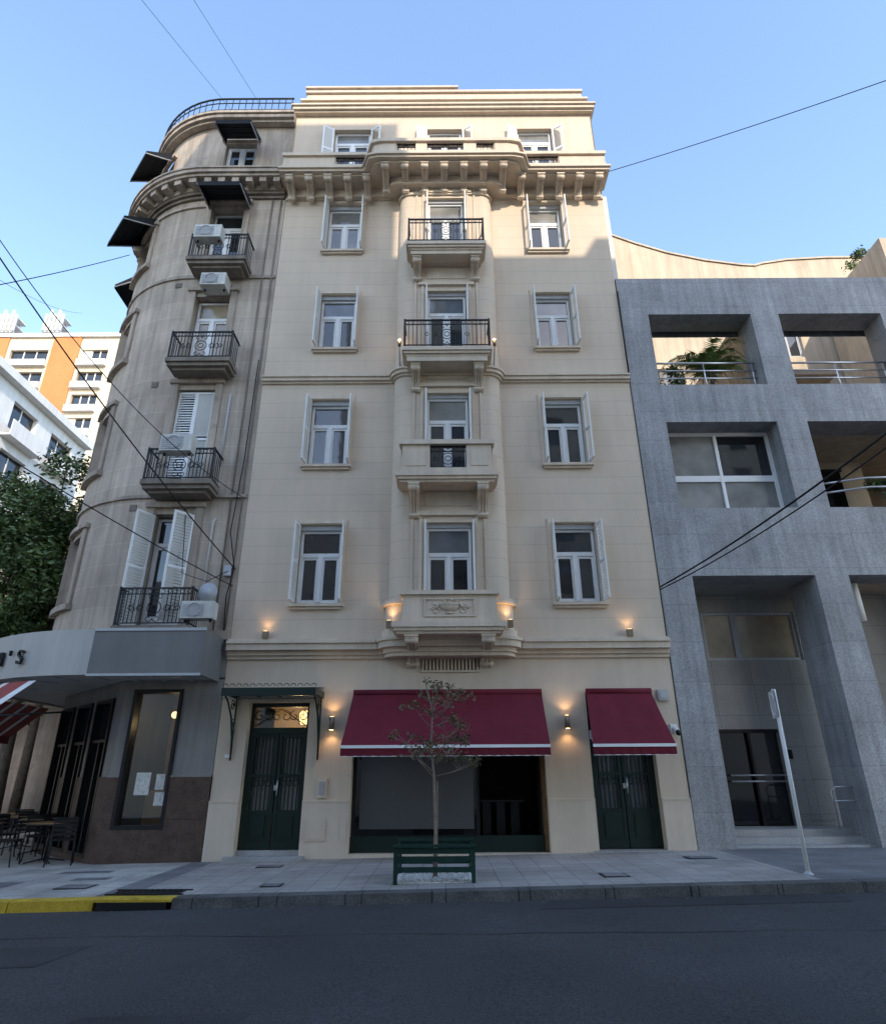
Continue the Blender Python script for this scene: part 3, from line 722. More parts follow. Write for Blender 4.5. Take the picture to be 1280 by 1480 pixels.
for k,zz in enumerate((4.5,8.02,11.55,15.02)):
    a=C1[0]-.14; b=C1[1]+.46
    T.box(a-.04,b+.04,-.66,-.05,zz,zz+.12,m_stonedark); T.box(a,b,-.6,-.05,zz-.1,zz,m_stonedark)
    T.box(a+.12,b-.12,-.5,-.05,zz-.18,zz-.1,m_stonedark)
    railing(I,a,b,zz+.12,zz+.98,-.6,-.02,m_iron,sp=.085)
    for q in (.35,.5,1.1,1.25): I.tube(spiral(a+q,zz+.5,.1,.02,90,430,-.6),.009,m_iron,5)
for x in (-4.93,-5.2): W.tube([(x,-.04,4.5),(x,-.04,18.0)],.02,m_stonedark,6)
W.tube([(-5.55,-.04,5.2),(-5.55,-.04,7.3),(-5.5,-.04,7.35)],.025,m_white,6)
W.tube([(-5.6,-.04,8.8),(-5.6,-.04,10.9)],.025,m_greym,6)
W.quad((UE-12,15,-.5),(-4.82,15,-.5),(-4.82,15,21.7),(-10.2,15,21.7),m_stonet)
for (u,z) in ((-7.6,7.6),(-7.7,11.2),(-7.6,14.6)): W.box(u-.09,u+.09,-.02,-.001,z,z+.16,m_stonedark,px)
for p_ in (W,T,F,G,S,I): p_.done()
BA=P('black_awnings',sb)
def blackaw(a,b,zt,zf,yf,xf=None):
    BA.add([(a,-.05,zt),(b,-.05,zt),(b,yf,zf),(a,yf,zf)],[(0,1,2,3)],m_blackfab,False,xf)
    BA.add([(a,yf,zf),(b,yf,zf),(b,yf,zf-.16),(a,yf,zf-.16)],[(0,1,2,3)],m_blackfab,False,xf)
    for x in (a,b): 
        BA.add([(x,-.05,zt),(x,yf,zf),(x,yf,zf-.16),(x,-.05,zt-.3)],[(0,1,2,3)],m_blackfab,False,xf)
        BA.tube([(x,-.05,zt-.32),(x,yf,zf-.12)],.02,m_greym,5,xf)
    for t in (.3,.6):
        BA.box(a,b,-.05+(yf+.05)*t-.015,-.05+(yf+.05)*t+.015,zt+(zf-zt)*t-.03,zt+(zf-zt)*t-.01,m_black,xf)
blackaw(-7.1,-5.85,17.95,17.65,-1.0); blackaw(-6.95,-5.85,20.75,20.3,-1.0)
for c in (C2,C3):
    blackaw(c[0]-.1,c[1]+.1,17.85,17.15,-1.0,px); blackaw(c[0]-.1,c[1]+.1,20.8,20.1,-.85,px)
BA.done()
def ac(x,y,z,w=.75,h=.5,d=.3,xf=None):
    e=empty('air_conditioner'); a=P('ac_body',e)
    a.box(x,x+w,y,y+d,z,z+h,m_ac,xf)
    for i in range(7): a.box(x+.03,x+w-.2,y-.012,y,z+.05+i*(h-.1)/7,z+.075+i*(h-.1)/7,m_greym,xf)
    a.tube(circ(x+w*.42,z+h/2,h*.38,y-.018,16),.012,m_greym,5,xf)
    a.tube([(x+.08,y+d*.5,z-.06),(x+.08,y+d*.5,z)],.03,m_black,5,xf); a.tube([(x+w-.08,y+d*.5,z-.06),(x+w-.08,y+d*.5,z)],.03,m_black,5,xf)
    a.done()
ac(-6.95,-.95,15.55,.75,.45); ac(-6.75,-.5,14.25,.7,.42,.45); ac(-6.75,-.95,8.75,.75,.45); ac(-5.7,-.75,4.75,.7,.38)
sd=P('satellite_dish'); sd.lathe([(.22,.1),(.16,.04),(.08,.01),(.01,0)],(0,0,0),m_greym,14,1,xf=lambda x,y,z:(-5.25+x,-.45-z*.9,5.35+y+z*.3)); sd.tube([(-5.25,-.4,5.3),(-5.2,-.05,5.1)],.015,m_greym,5); sd.done()
CN=P('cafe_canopy',sb)
CN.box(U0,-4.92,-1.2,-1.14,3.5,4.42,m_canopy)
CN.box(-4.98,-4.92,-1.14,-.01,3.5,4.42,m_canopy)
CN.box(UE+4,U0-.001,-1.2,-1.14,3.5,4.42,m_canopyl,px,40)
CN.box(UE+4,-4.985,-1.135,-.02,4.3,4.34,m_canopy,px,60)
CN.box(UE+4,-4.985,-1.135,1.2,3.55,3.60,m_canopyl,px,60)
for u in (-5.5,-6.1,-6.7,-7.3,-8.0,-8.7,-9.4,-10.1): CN.box(u-.02,u+.02,-1.13,-.03,3.52,3.548,m_greym,px)
CN.box(-7.2,-4.98,-.62,-.58,3.52,3.547,m_greym)
CN.box(U0,-4.90,-1.22,-1.2,4.38,4.44,m_greym); CN.box(U0,-4.90,-1.22,-1.2,3.47,3.52,m_greym)
CN.done()
CG=P('cafe_front',sb)
holes=[(-6.72,-5.66,.62,3.35),(-8.45,-7.35,.1,3.2),(-9.75,-8.75,.1,3.2),(-11.1,-10.05,.1,3.2),(-13.5,-12,.1,3.2)]
CG.wall(UE,-4.81,1.6,3.56,holes,0,.3,m_pier,m_black,pg,.3)
CG.wall(UE,-4.81,-.5,1.6,holes,-.04,.34,m_brown,m_black,pg,.3)
CG.box(-5.66,-4.82,-.05,0,1.59,1.63,m_pier); CG.box(-6.97,-6.72,-.05,0,1.59,1.63,m_pier)
CG.wall(UE,-4.81,3.6,4.4,[],0,.3,m_pier,m_black,px,.3)
for h in holes:
    fw=.07
    CG.box(h[0],h[0]+fw,-.05,.2,h[2],h[3],m_black,pg); CG.box(h[1]-fw,h[1],-.05,.2,h[2],h[3],m_black,pg)
    CG.box(h[0]+fw,h[1]-fw,-.05,.2,h[3]-fw,h[3],m_black,pg,3); CG.box(h[0]+fw,h[1]-fw,-.05,.2,h[2],h[2]+fw,m_black,pg,3)
    if h[0]<-7.3:
        CG.box(h[0]+fw,h[1]-fw,.0,.1,2.3,2.36,m_black,pg,3); c=(h[0]+h[1])/2; CG.box(c-.03,c+.03,.0,.1,h[2]+fw,2.3,m_black,pg)
CG.box(-6.65,-5.73,.1,.104,.69,3.28,m_clear)
for h in holes[1:]: CG.box(h[0]+.07,h[1]-.07,.1,.11,h[2]+.07,h[3]-.07,m_glass,pg,3)
CG.box(-6.75,-5.2,2.2,2.25,.2,3.5,m_wood); CG.box(-6.75,-5.2,.3,2.2,.3,.34,m_wood); CG.box(-6.8,-6.75,.35,2.2,.2,3.5,m_dark); CG.box(-5.2,-5.15,.35,2.2,.2,3.5,m_dark)
CG.box(-6.75,-5.2,.35,2.2,3.4,3.45,m_dark)
CG.box(-6.7,-5.4,1.3,1.8,.34,1.3,m_farb); CG.box(-6.5,-5.5,2.1,2.19,1.8,2.9,m_farb); CG.box(-6.4,-5.9,2.05,2.09,1.9,2.75,m_black); CG.box(-5.8,-5.3,1.4,1.6,1.3,1.7,m_paper)
CG.ball((-5.95,.9,2.9),.08,m_warm2,10); CG.ball((-6.4,1.5,2.95),.08,m_warm2,10)  # added glowing globes to warm the cafe window
for (a,b,c,d) in ((-6.42,-6.12,1.25,1.68),(-6.0,-5.82,1.35,1.65),(-5.98,-5.78,1.05,1.3)):
    CG.box(a,b,.085,.095,c,d,m_paper)
CG.done()
light('cafe_added_lamp',(-6.1,.9,2.7),18,par=sb)  # added lamp for a warm interior tone, no known source
light('hall_lamp',(-3.4,1.1,2.6),45,par=cb)
SA=P('striped_cafe_awning',sb)
u=-8.0; k=0
while u>-13.5:
    mm=m_farw if k%4==0 else m_pink
    SA.add([(u,-1.15,3.42),(u-.14,-1.15,3.42),(u-.14,-2.1,2.65),(u,-2.1,2.65)],[(0,1,2,3)],mm,False,px)
    SA.add([(u,-2.1,2.65),(u-.14,-2.1,2.65),(u-.14,-2.1,2.47),(u,-2.1,2.47)],[(0,1,2,3)],mm,False,px)
    u-=.14;k+=1
SA.tube([px(-8.0,-.1,2.9),px(-8.0,-2.1,2.65)],.02,m_black,5)
SA.done()
def text(body,loc,size,rz,mat,name,par):
    cu=bpy.data.curves.new(name,'FONT'); cu.body=body; cu.size=size; cu.extrude=.03
    o=bpy.data.objects.new(name,cu); scene.collection.objects.link(o); o.location=loc; o.rotation_euler=(R(90),0,rz)
    cu.materials.append(mat); o.parent=par
for i,ch in enumerate("TOMI'S"):
    u=-8.42-(5-i)*.2
    x,y,z=px(u,-1.25,3.76); th=min((U0-u)/RR,math.pi/2)
    text(ch,(x,y,z),.42,-th,m_black,'sign_letter',sb)

# =================================================================== GREY BUILDING
gb=empty('grey_concrete_building')
W=P('frame_walls',gb); D=P('recess_walls',gb); F=P('window_frames',gb); G=P('window_glass',gb); I=P('railings',gb)
bx=[(5.8,8.67),(9.45,12.32),(13.1,15.97)]
X1=16.8
hol=[(a,b,c,d) for a,b in bx for c,d in ((11.15,13.5),(7.57,10.0),(-.5,5.85))]
W.wall(5.02,X1,-.5,14.8,hol,-.02,.75,m_gran)
W.quad((5.02,-.02,14.8),(X1,-.02,14.8),(X1,1.0,14.8),(5.02,1.0,14.8),m_gran)
W.quad((5.31,1.0,13.5),(X1,1.0,13.5),(X1,1.0,14.8),(5.31,1.0,14.8),m_gran)
W.quad((X1,-.02,-.5),(X1,9,-.5),(X1,9,14.8),(X1,-.02,14.8),m_gran)
W.box(5.31,X1,.73,4.5,10.05,11.14,m_beige)
W.box(5.31,8.9,.73,4.5,5.86,7.56,m_gran2); W.box(8.9,X1,.73,2.2,5.86,7.56,m_beige)
D.wall(5.31,X1,-.5,5.855,[(6.6,9.0,4.2,5.42),(6.57,8.0,.45,2.57)],1.8,.2,m_gran2)
D.box(5.31,5.8,.735,1.8,-.5,5.85,m_gran2)
D.box(8.68,9.44,.735,1.2,-.5,5.85,m_gran)
for i,zz in enumerate((.25,.37,.49)): D.box(5.81,X1-1,.15+i*.35,1.79,-.3,zz,m_steps)
F.box(6.6,9.0,1.85,1.93,4.2,4.27,m_greym); F.box(6.6,9.0,1.85,1.93,5.35,5.42,m_greym)
for x in (6.6,7.35,7.42,8.93): F.box(x,x+.07,1.85,1.93,4.27,5.35,m_greym)
G.quad((6.6,1.9,4.2),(9,1.9,4.2),(9,1.9,5.42),(6.6,1.9,5.42),m_glassb)
G.quad((6.57,1.95,.45),(8,1.95,.45),(8,1.95,2.57),(6.57,1.95,2.57),m_glassk)
F.box(6.57,8.0,1.84,1.9,2.5,2.57,m_black); F.box(7.26,7.31,1.84,1.9,.45,2.5,m_black)
for z in (1.42,1.55): I.tube([(6.65,1.72,z),(7.95,1.72,z)],.02,m_chrome,6)
D.box(8.35,8.9,1.78,1.797,.6,1.5,m_gran2); D.box(8.1,8.2,1.76,1.797,1.9,2.1,m_black)
D.tube([(9.9,.6,4.9),(9.9,.6,5.8)],.1,m_white,10)
I.tube([(8.2,.5,.5),(8.2,.5,1.25),(8.3,.5,1.32),(9.1,.5,1.32)],.022,m_chrome,6); I.tube([(8.2,.5,1.05),(9.1,.5,1.05)],.016,m_chrome,6)
y=.55
G.quad((5.8,y+.05,7.57),(8.67,y+.05,7.57),(8.67,y+.05,10),(5.8,y+.05,10),m_glass)
G.quad((5.85,y+.04,7.6),(8.6,y+.04,7.6),(8.6,y+.04,8.55),(5.85,y+.04,8.55),m_glassc)
G.quad((5.88,y+.04,8.72),(7.2,y+.04,8.72),(7.2,y+.04,9.9),(5.88,y+.04,9.9),m_glassc)  # pale quad paints sky reflection into the upper left pane
for a,b,c,d in ((5.8,8.67,9.9,10),(5.8,8.67,8.55,8.72),(5.8,8.67,7.57,7.64)): F.box(a,b,y,y+.08,c,d,m_white)
for x in (5.8,7.2,8.59): F.box(x,x+.08,y-.01,y+.08,7.64,9.9,m_white)
tops=[(5.31,22.0),(6.6,21.4),(7.6,20.9),(8.8,20.4),(10.2,20.0),(11.6,19.75),(12.1,19.72),(12.4,19.82),(13.4,20.0),(15,20.1),(17,20.1),(20,20.0)]
rh=[(12.0,13.1,15.4,16.9),(12.2,13.7,13.4,14.6),(11.6,13.2,9.2,10.6),(7.0,8.6,13.1,14.9),(15.2,16.6,13.2,15)]
D.wall(5.31,20,-.5,18.5,rh,4.5,.25,m_beige)
for i in range(len(tops)-1):
    (a,b),(c,d)=tops[i],tops[i+1]
    D.quad((a,4.5,18.5),(c,4.5,18.5),(c,4.5,d),(a,4.5,b),m_beige); D.quad((a,4.45,b-.08),(c,4.45,d-.08),(c,4.45,d),(a,4.45,b),m_beige)
    D.quad((a,4.45,b),(c,4.45,d),(c,4.9,d),(a,4.9,b),m_beige)
for h in rh:
    window(F,G,h[0],h[1],h[2],h[3],4.6,m_greym if h[0]<12.1 and h[2]>15 else m_black,m_glass,tr=1.3)
D.box(14.2,16.79,1.2,4.4,13.0,17.6,m_beige)
D.box(10.6,11.8,3.4,4.49,11.2,13.9,m_beige)
D.box(8.75,8.95,.74,4.45,11.15,14.0,m_beige); D.box(8.95,12.6,2.6,4.45,13.3,13.5,m_beige); D.box(5.32,6.6,2.2,4.45,11.15,13.2,m_beige)
D.box(9.5,12.3,2.4,2.5,7.6,10.04,m_beige); D.box(10.0,11.6,2.36,2.40,7.7,9.7,m_glassk); D.box(9.95,11.65,2.33,2.36,9.7,9.78,m_black)
for a,b in bx[:2]:
    for z in (11.35,11.6,11.85,12.1): I.tube([(a,.35,z),(b,.35,z)],.022 if z<12 else .03,m_chrome,6)
    for x in (a+.1,(a+b)/2,b-.1): I.tube([(x,.35,11.15),(x,.35,12.1)],.022,m_chrome,6)
for z in (8.0,8.25): I.tube([(9.45,.1,z),(10.4,-.25,z),(11.4,-.3,z),(12.3,0,z)],.025,m_chrome,6)
for p_ in (W,D,F,G,I): p_.done()
cd=P('conduit_pipe'); cd.tube([(5.0,-.06,11.3),(5.02,-.06,14.3)],.02,m_black,5); cd.done()
# =================================================================== PLANTS
def leaves(p,c,rad,n,size,mat,flat=.9,rng=random):
    for i in range(n):
        while True:
            q=Vector((rng.uniform(-1,1),rng.uniform(-1,1),rng.uniform(-1,1)))
            if q.length<=1: break
        q=q*(.55+.45*rng.random())
        o=Vector(c)+Vector((q.x*rad[0],q.y*rad[1],q.z*rad[2]))
        a=Vector((rng.gauss(0,1),rng.gauss(0,1),rng.gauss(0,.6))).normalized(); b=a.cross(Vector((rng.gauss(0,1),rng.gauss(0,1),rng.gauss(0,1)))).normalized()
        s_=size*rng.uniform(.6,1.3)
        p.add([o-a*s_,o-b*s_*.45,o+a*s_,o+b*s_*.45],[(0,1,2,3)],mat)
def tree(name,x,y,h,crown,nblob,nleaf,size,trunk=.22,lean=(0,0)):
    e=empty(name); t=P('trunk',e); z0=gz(x)-.1
    top=Vector((x+lean[0],y+lean[1],h*.62))
    t.tube([(x,y,z0),(x+lean[0]*.3,y,h*.2),(x+lean[0]*.6,y+lean[1]*.6,h*.4),tuple(top)],trunk,m_bark,9,r2=trunk*.5)
    L=P('foliage',e); cx,cy,cz,rx,ry,rz=crown
    for i in range(nblob):
        th=random.uniform(0,2*math.pi); ph=random.uniform(-1,1); rr=random.uniform(.35,1)
        c=Vector((cx+rx*rr*math.cos(th)*math.sqrt(1-ph*ph*.8),cy+ry*rr*math.sin(th)*math.sqrt(1-ph*ph*.8),cz+rz*ph*rr))
        st_=Vector((x+lean[0]*.6,y+lean[1]*.6,h*.38)).lerp(top,random.random())
        mid=st_.lerp(c,.5)+Vector((0,0,.3))
        t.tube([tuple(st_),tuple(mid),tuple(c)],trunk*.28,m_bark,5,r2=.015)
        r=random.uniform(.45,.95)*min(rx,rz)*.42
        leaves(L,c,(r*1.2,r*1.2,r*.8),nleaf,size,m_leaf)
    t.done(); L.done()
tree('street_tree',-13.2,6.2,10.8,(-13.4,6.2,7.5,2.7,2.6,4.1),72,420,.095,lean=(-.3,.2))
tree('street_tree',-17.2,13.5,12,(-17.6,13.5,8.6,3.2,3.2,4.8),44,300,.13)
tree('street_tree',-24.0,30,13,(-24,30,8.5,4,4,5),30,260,.2)
e=empty('street_sapling'); t=P('trunk',e); z0=gz(-.17)
base=[(-.17,-2.95,z0),(-.15,-2.95,.8),(-.17,-2.95,1.5),(-.22,-2.95,2.1),(-.2,-2.95,2.6),(-.34,-2.95,3.15)]
t.tube(base,.030,m_barkl,8,r2=.008)
t.tube([(-.13,-2.95,z0),(-.12,-2.95,1.5)],.012,m_barkl,6)
L=P('leaves',e)
random.seed(21)
for i in range(19):
    zz=random.uniform(1.45,2.7); th=random.uniform(0,6.28); ln=random.uniform(.35,.85)*(1.15-(zz-1.4)*.3)
    st_=Vector((-.2,-2.95,zz)); d=Vector((math.cos(th),math.sin(th)*.8,random.uniform(.2,.8))); en=st_+d*ln*.85
    mid=st_.lerp(en,.5)+Vector((random.uniform(-.05,.05),0,-.03))
    t.tube([tuple(st_),tuple(mid),tuple(en)],.008,m_barkl,5,r2=.003)
    for k in range(4):
        b=mid.lerp(en,random.random()); e2=b+Vector((random.uniform(-.25,.25),random.uniform(-.2,.2),random.uniform(-.02,.25)))
        t.tube([tuple(b),tuple(e2)],.004,m_barkl,4,r2=.002)
        leaves(L,e2,(.12,.12,.08),14,.036,m_leafs)
    leaves(L,en,(.13,.13,.09),16,.036,m_leafs)
t.done(); L.done()
tp=P('tree_pit_gravel'); tp.box(-.75,.42,-3.35,-2.45,.02,.135,m_gravel)
for i in range(260):
    x=random.uniform(-.72,.4); y=random.uniform(-3.33,-2.47); r=random.uniform(.015,.03); tp.ball((x,y,.135+gz(x)*.5),r,m_gravel,5)
tp.done()
tg=empty('tree_guard'); b=P('slats_and_posts',tg)
xa,xb,ya,yb=-.74,.42,-3.4,-2.4; zb=.1
for x in (xa,xb):
    for y in (ya,yb): b.box(x-.03,x+.03,y-.03,y+.03,zb,.60,m_greend)
for z in (.30,.44,.55):
    b.box(xa+.03,xb-.03,ya-.02,ya+.02,z-.035,z+.035,m_greend); b.box(xa+.03,xb-.03,yb-.02,yb+.02,z-.035,z+.035,m_greend)
    b.box(xa-.02,xa+.02,ya+.03,yb-.03,z-.035,z+.035,m_greend); b.box(xb-.02,xb+.02,ya+.03,yb-.03,z-.035,z+.035,m_greend)
b.box(xa-.05,xb+.05,ya-.06,ya+.06,.60,.63,m_greend); b.box(xa-.05,xb+.05,yb-.06,yb+.06,.60,.63,m_greend)
b.done()
sp_=empty('traffic_sign'); b=P('pole',sp_); b.tube([(5.38,-3.4,.1),(5.42,-3.4,2.87)],.032,m_farw,10); b.lathe([(.07,0),(.07,.02),(.035,.05)],(5.38,-3.4,.2),m_greym,10); b.done()
b=P('sign_plate',sp_)
dx_,dy_=.26,.966
def sp(a,h,o): return (5.42+dx_*a-dy_*o,-3.4+dy_*a+dx_*o,h)
for o,mm in ((.036,m_white),(.048,m_greym)):
    b.add([sp(-.22,2.42,o),sp(.22,2.42,o),sp(.22,2.84,o),sp(-.22,2.84,o)],[(0,1,2,3)],mm)
b.tube([sp(.17*math.cos(a_/12*6.283),2.63+.17*math.sin(a_/12*6.283),.05) for a_ in range(13)],.01,m_white,5); b.done()
e=empty('potted_palm'); b=P('palm',e); b.lathe([(.2,0),(.28,.4),(.24,.41)],(7.7,.9,11.15),m_terra,12); b.tube([(7.7,.9,11.4),(7.7,.9,12.3)],.06,m_bark,7)
for i in range(26):
    th=i*2.4; ln=random.uniform(1.0,1.6); el=random.uniform(.15,1.2)
    pr=[]
    for k in range(8):
        q=k/7; pr.append(Vector((7.7+math.cos(th)*ln*q,.9+math.sin(th)*ln*q*.55,12.25+el*math.sin(q*2.3)*.95-.4*q*q)))
    b.tube([tuple(v) for v in pr],.012,m_palm,4,r2=.004)
    for k in range(1,8):
        for w in range(4):
            v=pr[k-1].lerp(pr[k],w/4); d=(pr[k]-pr[k-1]).normalized(); s_=d.cross(Vector((0,0,1))).normalized()
            for sg in (-1,1):
                t2=v+s_*sg*.34*math.sin(math.pi*min(k/7+.12,1))+d*.14+Vector((0,0,-.08)); b.add([v-d*.015,v+d*.03,t2],[(0,1,2)],m_palm)
b.done()
for bxp in ((15.0,3.0,17.7),(12.0,1.0,7.6),(6.3,.9,11.15)):
    e=empty('rooftop_plant'); b=P('plant_foliage',e); b.lathe([(.2,0),(.25,.3)],bxp,m_terra,10)
    for i in range(8): 
        c=(bxp[0]+random.uniform(-.5,.5),bxp[1]+random.uniform(-.2,.3),bxp[2]+random.uniform(.4,1.2)); b.tube([(bxp[0],bxp[1],bxp[2]+.2),c],.012,m_bark,4); leaves(b,c,(.25,.25,.2),60,.06,m_leaf)
    b.done()
# =================================================================== FURNITURE
def chair(x,y,rot):
    e=empty('cafe_chair'); c=P('chair_frame',e); z=gz(x)+.12; co,si=math.cos(R(rot)),math.sin(R(rot))
    xf=lambda a,b_,h:(x+a*co-b_*si,y+a*si+b_*co,z+h)
    for a in (-.2,.2):
        c.tube([(a*1.15,-.24,0),(a,-.18,.45)],.014,m_black,6,xf); c.tube([(a*1.15,.28,0),(a,.18,.44),(a,.25,.85)],.014,m_black,6,xf)
    c.box(-.22,.22,-.21,.2,.44,.475,m_black,xf)
    for h in (.56,.64,.72,.80): c.box(-.19,.19,.195+(h-.44)*.16,.215+(h-.44)*.16,h-.032,h+.032,m_black,xf)
    c.tube([(-.2,.25,.85),(.2,.25,.85)],.014,m_black,6,xf)
    c.done()
def table(x,y):
    e=empty('cafe_table'); c=P('table',e); z=gz(x)+.12
    c.box(x-.33,x+.33,y-.33,y+.33,z+.72,z+.75,m_wood); c.box(x-.34,x+.34,y-.34,y+.34,z+.70,z+.72,m_black); c.tube([(x,y,z+.02),(x,y,z+.71)],.025,m_black,8)
    for a,b_ in ((.27,.27),(-.27,-.27),(.27,-.27),(-.27,.27)): c.tube([(x,y,z+.08),(x+a,y+b_,z+.012)],.014,m_black,5)
    c.done()
for q in ((-7.62,.0,205),(-8.75,1.0,40),(-8.75,.0,100),(-9.05,1.95,220),(-9.95,1.7,60),(-10.35,3.2,210),(-11.2,3.1,60),(-10.0,3.9,20),(-11.5,4.9,210),(-12.5,4.9,60)): chair(*q)
for q in ((-8.2,.5),(-9.45,2.3),(-10.8,3.7),(-12.0,5.3)): table(*q)
mb=empty('menu_board'); b=P('a_frame_board',mb); b.quad((-10.7,4.6,0),(-10.15,4.6,0),(-10.15,4.8,1.05),(-10.7,4.8,1.05),m_black); b.quad((-10.7,5.0,0),(-10.15,5.0,0),(-10.15,4.8,1.05),(-10.7,4.8,1.05),m_black); b.box(-10.6,-10.25,4.66,4.67,.45,.9,m_paper); b.done()
def car(x,y,mat):
    e=empty('parked_car'); c=P('car_body',e); z=gz(x)
    xf=lambda a,b_,h:(x+b_,y+a,z+h)
    low=[(-2.1,.25),(-2.15,.6),(-1.95,.82),(-1.2,.92),(1.5,.92),(2.05,.85),(2.15,.55),(2.1,.25)]
    n=len(low)
    vs=[(a,-.85,h) for a,h in low]+[(a,.85,h) for a,h in low]
    c.add(vs,[(i,(i+1)%n,n+(i+1)%n,n+i) for i in range(n)]+[tuple(range(n)),tuple(range(n,2*n))],mat,False,xf)
    cab=[(-1.25,.9,.80),(-.55,1.42,.62),(.75,1.46,.62),(1.55,.92,.80)]
    vs=[(a,-w,h) for a,h,w in cab]+[(a,w,h) for a,h,w in cab]
    c.add(vs,[(0,1,5,4),(2,3,7,6),(0,1,2,3),(4,5,6,7)],m_glass,False,xf); c.add(vs,[(1,2,6,5)],mat,False,xf)
    for a in (-.55,.1,.75):
        for w in (-1,1): c.box(a-.03,a+.03,w*.64-.02,w*.64+.02,1.38,1.45,mat,xf)
    c.box(-.6,.8,-.6,.6,1.43,1.48,mat,xf)
    for a in (-1.35,1.35):
        for w in (-.8,.8):
            c.tube([(a,w-.1,.32),(a,w+.1,.32)],.32,m_rubber,16,xf); c.tube([(a,w-.115,.32),(a,w+.115,.32)],.18,m_greym,10,xf)
    for w in (-.6,.6): c.box(-2.17,-2.13,w-.16,w+.16,.58,.72,m_farw,xf); c.box(2.13,2.17,w-.16,w+.16,.6,.75,m_red,xf)
    c.done()
car(-18.8,11,m_car1); car(-19.6,19,m_car2); car(-20.8,25,m_car1)
# =================================================================== CABLES
def cable(a,b,sag,r,n=24):
    c=P('overhead_cable'); a=Vector(a); b=Vector(b)
    c.tube([tuple(a.lerp(b,i/n)-Vector((0,0,sag*4*(i/n)*(1-i/n)))) for i in range(n+1)],r,m_cable,6); c.done()
cable((4.98,-.1,5.56),(8.6,-13,8.2),.5,.018); cable((4.98,-.1,5.50),(8.9,-13,8.3),.62,.013)
cable((5.0,-.3,18.75),(14,-6.2,16.4),.15,.012)
cable((-4.85,-.1,6.05),(-9.2,-7,12.2),.35,.014); cable((-4.9,-.1,7.9),(-9.25,-7,12.6),.9,.009)
cable((-4.87,-.1,5.65),(-8.4,-7,7.1),.12,.011)
cable((-11.2,3,18.9),(-10.7,-4,10.6),.1,.012)
cable((-6.96,.1,22.2),(-6.0,-9,14.2),.0,.005); cable((-5.9,.1,22.2),(-5.2,-9,14.8),.0,.005)
cable((-21.7,16,27.5),(-7.6,-8,8.8),.5,.007)
cl=P('wall_cables',sb)
cl.tube([(-4.95,-.06,4.6),(-5.0,-.06,5.4),(-4.9,-.06,6.1),(-5.1,-.06,7.0),(-5.0,-.06,9),(-4.97,-.06,12)],.014,m_cable,5)
cl.tube([(-4.9,-.06,6.1),(-5.4,-.3,5.7),(-6.0,-.3,5.9),(-6.2,-.2,7.6)],.010,m_cable,5)
cl.box(-5.12,-4.95,-.12,-.001,5.9,6.15,m_greym)
cl.done()
# =================================================================== DISTANT BUILDINGS
fb=empty('white_balcony_building'); W=P('walls',fb); G=P('windows',fb); I=P('balconies',fb)
X=-24.2
sw=lambda a,b_,h:(X+ -b_,a,h)
hs=[]
for k in range(6):
    for j in range(7):
        y0=-2.0+j*3.6; hs.append((y0,y0+2.2,4.6+k*3.0,6.3+k*3.0))
W.wall(-4,23.2,-.5,22.3,hs,0,.4,m_farw,None,sw)
W.quad((X,-4,22.3),(X,23.2,22.3),(X-12,23.2,22.3),(X-12,-4,22.3),m_roof); W.quad((X,-4,-.5),(X-12,-4,-.5),(X-12,-4,22.3),(X,-4,22.3),m_farw); W.quad((X,23.2,-.5),(X-12,23.2,-.5),(X-12,23.2,22.3),(X,23.2,22.3),m_farw)
for h in hs:
    G.box(h[0],h[1],.3,.32,h[2],h[3],m_glass,sw); G.box((h[0]+h[1])/2-.04,(h[0]+h[1])/2+.04,.26,.3,h[2],h[3],m_farw,sw)
    if random.random()<.4: G.box(h[0],h[1],.2,.24,h[3]-.8,h[3],m_farb,sw)
for k in range(6):
    zz=4.0+k*3.0
    for j in range(7):
        if (j+k)%3==0: continue
        y0=-2.4+j*3.6
        I.box(y0,y0+2.9,-.6,0,zz-.12,zz,m_farw,sw); I.box(y0,y0+2.9,-.6,-.54,zz,zz+.85,m_farw,sw)
        if random.random()<.35: leaves(I,(X+.6,y0+random.uniform(.4,2.4),zz+1.0),(.3,.5,.4),60,.09,m_leaf)
I.box(-4,23.2,-.5,-.0,22.0,22.5,m_farw,sw)
W.box(2,16,3,8,22.3,25.0,m_farw,sw)
for i in range(6):
    yy=3+i*3.1; leaves(G,(X-.6,yy,22.8),(.5,.7,.5),70,.1,m_leaf)
for p_ in (W,G,I): p_.done()
ta=empty('brick_apartment_tower'); W=P('walls',ta); G=P('windows',ta)
Y=45; top=48.9; hs=[]
xs_=[(-62,-58),(-56.2,-52.6),(-49.9,-45.5),(-41.5,-38.6)]
for k in range(15):
    zz=3+k*3.05
    for a,b in xs_: hs.append((a,b,zz,zz+1.5))
W.wall(-64,-37.3,-.5,top,hs,Y,.5,m_farb)
for h in hs:
    G.box(h[0],h[1],Y+.35,Y+.38,h[2],h[3],m_glass)
    for q in (.33,.66): G.box(h[0]+(h[1]-h[0])*q-.06,h[0]+(h[1]-h[0])*q+.06,Y+.28,Y+.35,h[2],h[3],m_farw)
    if random.random()<.35: G.box(h[0],h[0]+(h[1]-h[0])*random.choice((.33,.66,1)),Y+.22,Y+.26,h[3]-random.uniform(.4,1.2),h[3],m_farw)
    G.box(h[0]-.2,h[1]+.2,Y-.5,Y-.001,h[2]-.9,h[2]-.1,m_farw)
for a,b in ((-45.1,-41.9),(-52.3,-50.3),(-57.8,-56.5)): W.box(a,b,Y-.15,Y-.002,0,top,m_brick)
